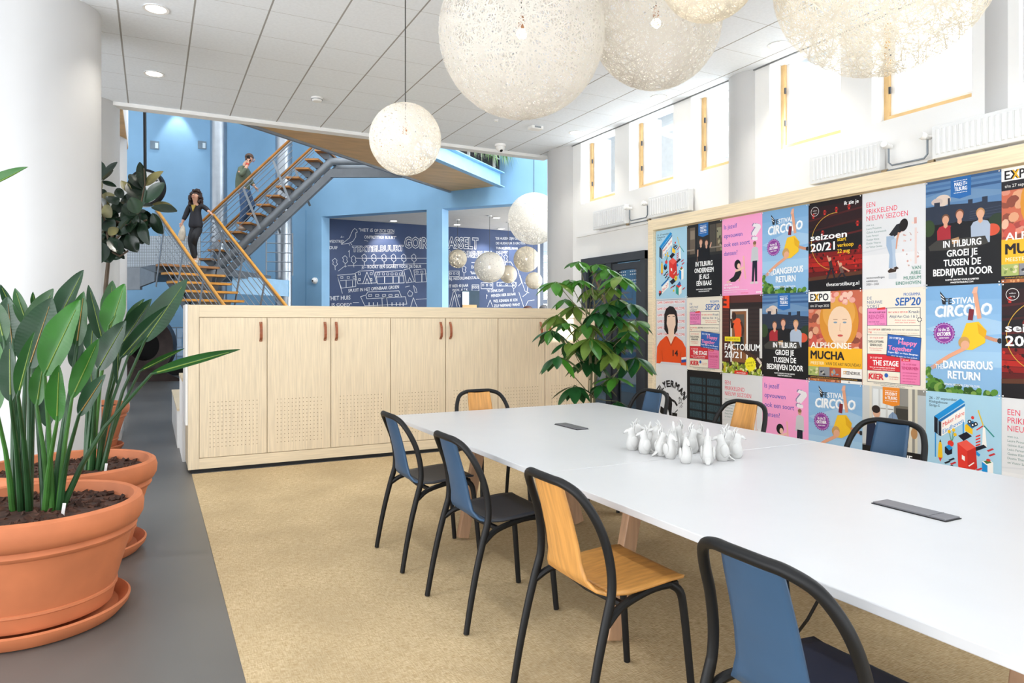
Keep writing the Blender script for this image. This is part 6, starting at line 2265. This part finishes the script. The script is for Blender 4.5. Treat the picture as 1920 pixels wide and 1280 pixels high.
def hand(parent, p, d, curl, side, k=1.0, spread=(0, 1, 0)):
    """palm at p pointing along d; five separate fingers bent towards curl"""
    p, d, c = V(p), V(d).normalized(), V(curl).normalized()
    s_ = d.cross(c).normalized() * side
    J = [(*p, 0.019 * k, 0.024 * k), (*(p + d * 0.045 * k), 0.018 * k, 0.03 * k), (*(p + d * 0.085 * k), 0.014 * k, 0.032 * k)]
    E = [(0, 1), (1, 2)]
    for i, L in enumerate((0.07, 0.078, 0.072, 0.056)):
        q = p + d * 0.085 * k + s_ * (0.027 - i * 0.018) * k
        a = q + (d * 0.8 + c * 0.5).normalized() * L * 0.45 * k
        b = a + (d * 0.3 + c * 0.9).normalized() * L * 0.5 * k
        n0 = len(J)
        J += [(*q, 0.0085 * k), (*a, 0.008 * k), (*b, 0.0065 * k)]
        E += [(2, n0), (n0, n0 + 1), (n0 + 1, n0 + 2)]
    q = p + d * 0.03 * k + s_ * 0.034 * k
    a = q + (d * 0.7 + s_ * 0.55 + c * 0.3).normalized() * 0.034 * k
    b = a + (d * 0.8 + c * 0.5).normalized() * 0.028 * k
    n0 = len(J)
    J += [(*q, 0.011 * k), (*a, 0.0095 * k), (*b, 0.0075 * k)]
    E += [(1, n0), (n0, n0 + 1), (n0 + 1, n0 + 2)]
    return J, E


def merge(J, E, J2, E2, at_):
    n0 = len(J)
    return J + J2, E + [(a + n0, b + n0) for a, b in E2] + [(at_, n0)]


def head_face(parent, c, fwd, up, k, lips=True):
    """ears, eyes, nose, mouth around the head centre"""
    f, u_ = V(fwd).normalized(), V(up)
    u_ = (u_ - f * u_.dot(f)).normalized()
    r_ = f.cross(u_).normalized()
    c = V(c)
    for s_ in (1, -1):
        G().ell(c + f * 0.083 * k + r_ * 0.031 * s_ * k + u_ * 0.012 * k, 0.0095 * k, 8, 6).build('eye', EYE_, parent, local=True)
        G().beam(c + f * 0.086 * k + r_ * 0.018 * s_ * k + u_ * 0.032 * k, c + f * 0.08 * k + r_ * 0.046 * s_ * k + u_ * 0.033 * k, 0.008, 0.006).build('eyebrow', HAIRD, parent, local=True)
        G().ell(c + r_ * 0.077 * s_ * k + u_ * -0.002 * k, (0.014 * k, 0.02 * k, 0.028 * k), 8, 6).build('ear', SKIN, parent, local=True, smooth=True)
    G().tube([c + f * 0.088 * k + u_ * 0.012 * k, c + f * 0.105 * k - u_ * 0.018 * k, c + f * 0.088 * k - u_ * 0.028 * k], [0.008 * k, 0.014 * k, 0.008 * k], 8).build('nose', SKIN, parent, local=True, smooth=True)
    G().ell(c + f * 0.084 * k - u_ * 0.053 * k, (0.024 * k, 0.014 * k, 0.009 * k), 10, 6).build('mouth', LIP, parent, local=True, smooth=True)


# --- woman coming down, hand on the rail (local: x right, -y to the camera, z up)
DW = 14.5
wp = at(366, 496, DW)
wp.z = 2.615
SC = DW / FPX
wo = thing('person', 'person in black jacket and trousers coming down the stairs, looking up, hand on the rail', 'person', tuple(wp))
wo.rotation_euler = (0, 0, -YAW)


def w2(u, v, y=0.0):
    return ((u - 366) * SC, y, (496 - v) * SC)


hx, hy, hz = w2(367, 369.5, -0.02)
J = [(*w2(367, 421), 0.095, 0.08), (*w2(367, 410), 0.12, 0.095), (*w2(367, 398), 0.115, 0.09), (*w2(367, 388), 0.14, 0.09), (*w2(367, 383.5), 0.075, 0.06), (*w2(367, 379, -0.01), 0.047), (*w2(367, 374, -0.02), 0.06, 0.062), (*w2(367.2, 369, -0.03), 0.077, 0.088), (*w2(367.4, 363.5, -0.02), 0.062, 0.075)]
E = chain(0, 1, 2, 3, 4, 5, 6, 7, 8)


def add(J, E, pts, frm):
    n0 = len(J)
    J += pts
    E += [(frm, n0)] + chain(*range(n0, n0 + len(pts)))
    return n0 + len(pts) - 1


la_ = add(J, E, [(*w2(356, 385), 0.052), (*w2(350, 402, -0.02), 0.042), (*w2(345, 416, -0.06), 0.028)], 3)
ra_ = add(J, E, [(*w2(378, 385), 0.052), (*w2(386.5, 391, 0.02), 0.042), (*w2(394, 397.5, -0.06), 0.028)], 3)
ll = add(J, E, [(*w2(362.5, 430), 0.075, 0.07), (*w2(362, 453, -0.09), 0.062), (*w2(366, 474, -0.08), 0.046), (*w2(368, 489, -0.06), 0.036), (*w2(368, 493.5, -0.1), 0.034), (*w2(367, 494.5, -0.2), 0.025)], 0)
rl = add(J, E, [(*w2(372, 430), 0.075, 0.07), (*w2(371, 447, -0.16), 0.062), (*w2(363, 466, 0.0), 0.046), (*w2(363, 482, 0.1), 0.036), (*w2(363, 486, 0.08), 0.03), (*w2(363, 488, 0.0), 0.025)], 0)
hj, he = hand(wo, w2(344.6, 418, -0.065), (-0.25, -0.25, -1), (0.6, -0.5, -0.2), 1, 0.95)
J, E = merge(J, E, hj, he, la_)
hj, he = hand(wo, w2(394.6, 398, -0.07), (0.75, -0.5, -0.35), (0.1, -0.3, -1), 1, 0.95)
J, E = merge(J, E, hj, he, ra_)
skin_mesh('body', J, E, SKIN, wo)
jk = [(*w2(367, 431), 0.158, 0.13), (*w2(367, 419), 0.155, 0.126), (*w2(367, 407), 0.13, 0.108), (*w2(367, 397), 0.126, 0.1), (*w2(367, 388.5), 0.152, 0.1), (*w2(367, 384.5, 0.02), 0.085, 0.06)]
je = chain(0, 1, 2, 3, 4, 5)
add(jk, je, [(*w2(355.5, 385.5), 0.066), (*w2(350, 402, -0.02), 0.055), (*w2(345.6, 414, -0.055), 0.042)], 4)
add(jk, je, [(*w2(378.5, 385.5), 0.066), (*w2(386.5, 391, 0.02), 0.055), (*w2(393, 396.5, -0.05), 0.042)], 4)
skin_mesh('jacket', jk, je, JACK, wo)
tr = [(*w2(367, 411), 0.126, 0.1), (*w2(367, 421), 0.14, 0.115), (*w2(362.5, 431), 0.108, 0.1), (*w2(362, 453, -0.09), 0.078), (*w2(366, 474, -0.08), 0.062), (*w2(367.6, 486, -0.065), 0.052), (*w2(372, 431), 0.108, 0.1), (*w2(371, 447, -0.16), 0.078), (*w2(363, 466, 0.0), 0.062), (*w2(363, 480, 0.1), 0.05)]
skin_mesh('trousers', tr, [(0, 1), (1, 2), (2, 3), (3, 4), (4, 5), (1, 6), (6, 7), (7, 8), (8, 9)], TROU, wo)
vx = w2(366, 392)
G().ext([V((vx[0] - 0.045, -0.085, w2(0, 385)[2])), V((vx[0], -0.118, w2(0, 397.5)[2])), V((vx[0] + 0.045, -0.085, w2(0, 385)[2]))], (0, 0.03, 0)).build('top', YTOP, wo, local=True)
for a, b in (((368, 493), (366, 494.5)), ((363, 487), (363, 488.5))):
    y0 = -0.06 if a[0] == 368 else 0.1
    G().tube([w2(a[0], a[1] - 2, y0 + 0.05), w2(a[0], a[1] - 1, y0 - 0.02), w2(b[0], b[1] - 0.2, y0 - 0.13), w2(b[0], b[1] + 0.2, y0 - 0.21)], [0.045, 0.05, 0.046, 0.026], 10).build('shoe', SHOEW, wo, local=True, smooth=True)
head_face(wo, V((hx, hy - 0.01, hz + 0.005)), (0.0, -0.94, 0.3), (0, 0.3, 0.94), 1.0)
RH = random.Random(3)
hr = G()
hc = V((hx, hy + 0.03, hz + 0.03))
for _ in range(150):
    a = RH.uniform(0, 2 * pi)
    z = RH.uniform(-0.20, 0.12)
    r_ = 0.092 * math.sqrt(max(0.05, 1 - (max(0, z) / 0.13) ** 2)) + (0.02 if z < -0.02 else 0)
    q = V((r_ * math.cos(a) * 1.05, r_ * math.sin(a) * 0.95, z))
    if q.y < -0.03 and z < 0.085 and abs(q.x) < 0.085:
        continue
    hr.ell(hc + q, RH.uniform(0.026, 0.04), 7, 5)
hr.ell(hc + V((0, 0.02, 0.02)), (0.1, 0.09, 0.11), 14, 10)
hr.build('hair', HAIRD, wo, local=True, smooth=True)
bg_ = thing('paper_bag', 'pale paper bag hanging from the hand of the person on the landing', 'bag', tuple(at(342, 433, DW - 0.1)))
bg_.rotation_euler = (0, 0.12, -YAW)
G().lathe([(0.01, -0.2), (0.06, -0.195), (0.075, -0.1), (0.06, 0.0), (0.035, 0.09), (0.02, 0.115)], 14).build('bag_body', mat('crumpled_paper', '#cfc6b6', 0.8, var=0.12, scale=14, bump=0.5), bg_, local=True, smooth=True)
G().tube([(0.01, 0, 0.10), (0.012, 0, 0.14), (0.0, 0, 0.145), (-0.01, 0, 0.1)], 0.004, 6).build('bag_handle', mat('crumpled_paper', '#cfc6b6', 0.8), bg_, local=True)

# --- man walking up, phone at the ear (faces right of the picture)
DMn = 15.55
mp_ = at(456, 432, DMn)
SM = DMn / FPX
mo = thing('person', 'person in olive bomber jacket and jeans walking up the stairs, phone held to the ear', 'person', tuple(mp_))
mo.rotation_euler = (0, 0, -YAW)


def m2(u, v, y=0.0):
    return ((u - 456) * SM, y, (432 - v) * SM)


J = [(*m2(456.5, 358), 0.11, 0.15), (*m2(455, 346), 0.105, 0.15), (*m2(453.5, 333), 0.11, 0.16), (*m2(455.5, 318), 0.115, 0.18), (*m2(458.5, 311), 0.075, 0.09), (*m2(462.5, 305.5), 0.054), (*m2(467, 301.5), 0.066), (*m2(469, 297), 0.088, 0.078), (*m2(469, 291.5), 0.076, 0.066)]
E = chain(0, 1, 2, 3, 4, 5, 6, 7, 8)
na = add(J, E, [(*m2(456.5, 318, -0.2), 0.058), (*m2(461, 333, -0.26), 0.047), (*m2(468.5, 314, -0.16), 0.033), (*m2(469.3, 310, -0.135), 0.03)], 3)
fa = add(J, E, [(*m2(458.5, 318, 0.2), 0.058), (*m2(462, 336, 0.24), 0.045), (*m2(471, 346, 0.2), 0.032)], 3)
nl_ = add(J, E, [(*m2(458, 366, -0.09), 0.098), (*m2(461.5, 392, -0.1), 0.068), (*m2(457, 415, -0.1), 0.05), (*m2(454, 427, -0.1), 0.04), (*m2(457, 430, -0.1), 0.034), (*m2(462, 430.5, -0.1), 0.026)], 0)
fl_ = add(J, E, [(*m2(461, 364, 0.09), 0.098), (*m2(470, 385, 0.1), 0.068), (*m2(461, 403, 0.1), 0.05), (*m2(450, 417, 0.1), 0.04), (*m2(450, 421, 0.1), 0.034), (*m2(455, 424, 0.1), 0.026)], 0)
hj, he = hand(mo, m2(469.5, 308.5, -0.13), (0.05, 0.15, 1), (0.0, 0.8, 0.2), 1, 1.0)
J, E = merge(J, E, hj, he, na)
hj, he = hand(mo, m2(471.5, 347, 0.2), (0.8, -0.1, -0.6), (-0.2, -0.6, -0.6), 1, 1.0)
J, E = merge(J, E, hj, he, fa)
skin_mesh('body', J, E, SKIN, mo)
jk = [(*m2(456.5, 366), 0.14, 0.18), (*m2(454.5, 345), 0.135, 0.172), (*m2(453, 332), 0.132, 0.178), (*m2(455.5, 319), 0.128, 0.19), (*m2(459.5, 309.5), 0.074, 0.085)]
je = chain(0, 1, 2, 3, 4)
add(jk, je, [(*m2(456.5, 319, -0.2), 0.08), (*m2(461.5, 334.5, -0.265), 0.068), (*m2(467.5, 318, -0.19), 0.048)], 3)
add(jk, je, [(*m2(458.5, 319, 0.2), 0.08), (*m2(462, 336, 0.24), 0.064), (*m2(469, 344, 0.21), 0.046)], 3)
skin_mesh('bomber_jacket', jk, je, GREENJ, mo)
tr = [(*m2(456, 346), 0.105, 0.14), (*m2(457, 358), 0.125, 0.16), (*m2(458.5, 369, -0.09), 0.115), (*m2(461.5, 392, -0.1), 0.086), (*m2(457, 414, -0.1), 0.07), (*m2(454.5, 424.5, -0.1), 0.06), (*m2(461.5, 367, 0.09), 0.115), (*m2(469.5, 385, 0.1), 0.086), (*m2(461, 403, 0.1), 0.07), (*m2(452, 414, 0.1), 0.06)]
skin_mesh('jeans', tr, [(0, 1), (1, 2), (2, 3), (3, 4), (4, 5), (1, 6), (6, 7), (7, 8), (8, 9)], JEAN, mo)
for u, v, y in ((454, 429, -0.1), (450, 421, 0.1)):
    G().tube([m2(u - 3, v, y), m2(u, v - 0.5, y), m2(u + 6, v + 1.6, y), m2(u + 11, v + 2.2, y)], [0.04, 0.052, 0.046, 0.028], 10).build('shoe', mat('beige_shoe', '#b5a698', 0.6, var=0.08), mo, local=True, smooth=True)
mh = V(m2(469, 297))
head_face(mo, mh + V((0, 0, 0)), (0.97, 0, -0.22), (0.2, 0, 1), 1.0)
hr = G()
hr.ell(mh + V((-0.02, 0, 0.035)), (0.094, 0.084, 0.082), 18, 12)
hr.ell(mh + V((-0.055, 0, -0.02)), (0.05, 0.078, 0.065), 14, 10)
hr.build('hair', HAIRB, mo, local=True, smooth=True)
G().tube([m2(468.6, 309.6, -0.135), m2(468.2, 312.4, -0.15)], 0.039, 12).build('red_cuff', mat('red_cuff', '#c23a2f', 0.6, var=0.05), mo, local=True, smooth=True)
G().tube([m2(458.8, 327.5, -0.337), m2(459.4, 327.5, -0.345)], 0.018, 10).build('sleeve_patch', mat('orange_white_patch', '#d8a288', 0.6, var=0.2, scale=20), mo, local=True)
ph = thing('mobile_phone', 'dark phone held to the ear of the person in the olive jacket', 'phone', tuple(V(mp_) + FX * m2(469.6, 299)[0] + FY * -0.105 + UP * m2(0, 299)[2]))
ph.rotation_euler = (0, -0.25, -YAW)
G().box(-0.035, 0.035, -0.005, 0.005, -0.07, 0.07).build('phone_body', BLACK, ph, local=True, bevel=0.003)
G().box(-0.031, 0.031, 0.0051, 0.006, -0.064, 0.064).build('phone_screen', mat('dark_screen', '#0d1016', 0.15, var=0.02), ph, local=True)
# --- two people standing beyond the cabinet, only the tops of their heads show
for u, v, D, hm, lab in ((990, 577, 12.4, mat('auburn_hair', '#4a231b', 0.6, var=0.25, scale=30), 'person with auburn hair standing beyond the cabinet, only the hair showing'), (1020, 575, 13.6, mat('grey_brown_hair', '#4b4a4c', 0.6, var=0.25, scale=30), 'person with grey-brown hair standing beyond the cabinet, at the white column')):
    p = at(u, v, D)
    o = thing('person', lab, 'person', (p.x, p.y, 0))
    zz = p.z
    J = [(0, 0, 0.88, 0.15, 0.12), (0, 0.01, 1.06, 0.14, 0.11), (0, 0.02, zz - 0.28, 0.16, 0.1), (0, 0.0, zz - 0.2, 0.055), (0, -0.02, zz - 0.1, 0.075, 0.09), (0, -0.01, zz - 0.03, 0.07, 0.08)]
    E = chain(0, 1, 2, 3, 4, 5)
    for s_ in (1, -1):
        add(J, E, [(s_ * 0.18, 0.02, zz - 0.32, 0.05), (s_ * 0.22, 0.0, 1.08, 0.042), (s_ * 0.21, -0.06, 0.84, 0.032)], 2)
        add(J, E, [(s_ * 0.09, 0.0, 0.76, 0.09), (s_ * 0.1, -0.01, 0.46, 0.06), (s_ * 0.1, 0.01, 0.09, 0.042), (s_ * 0.1, -0.14, 0.035, 0.034)], 0)
    skin_mesh('body', J, E, mat('dark_jumper', '#33343c', 0.8, var=0.08), o)
    head_face(o, (0, -0.02, zz - 0.09), (0, -1, 0), (0, 0, 1), 0.95)
    h = G()
    h.ell((0, 0.005, zz - 0.05), (0.098, 0.108, 0.09), 16, 12)
    h.ell((0, 0.06, zz - 0.13), (0.085, 0.05, 0.1), 12, 8)
    h.build('hair', hm, o, local=True, smooth=True)
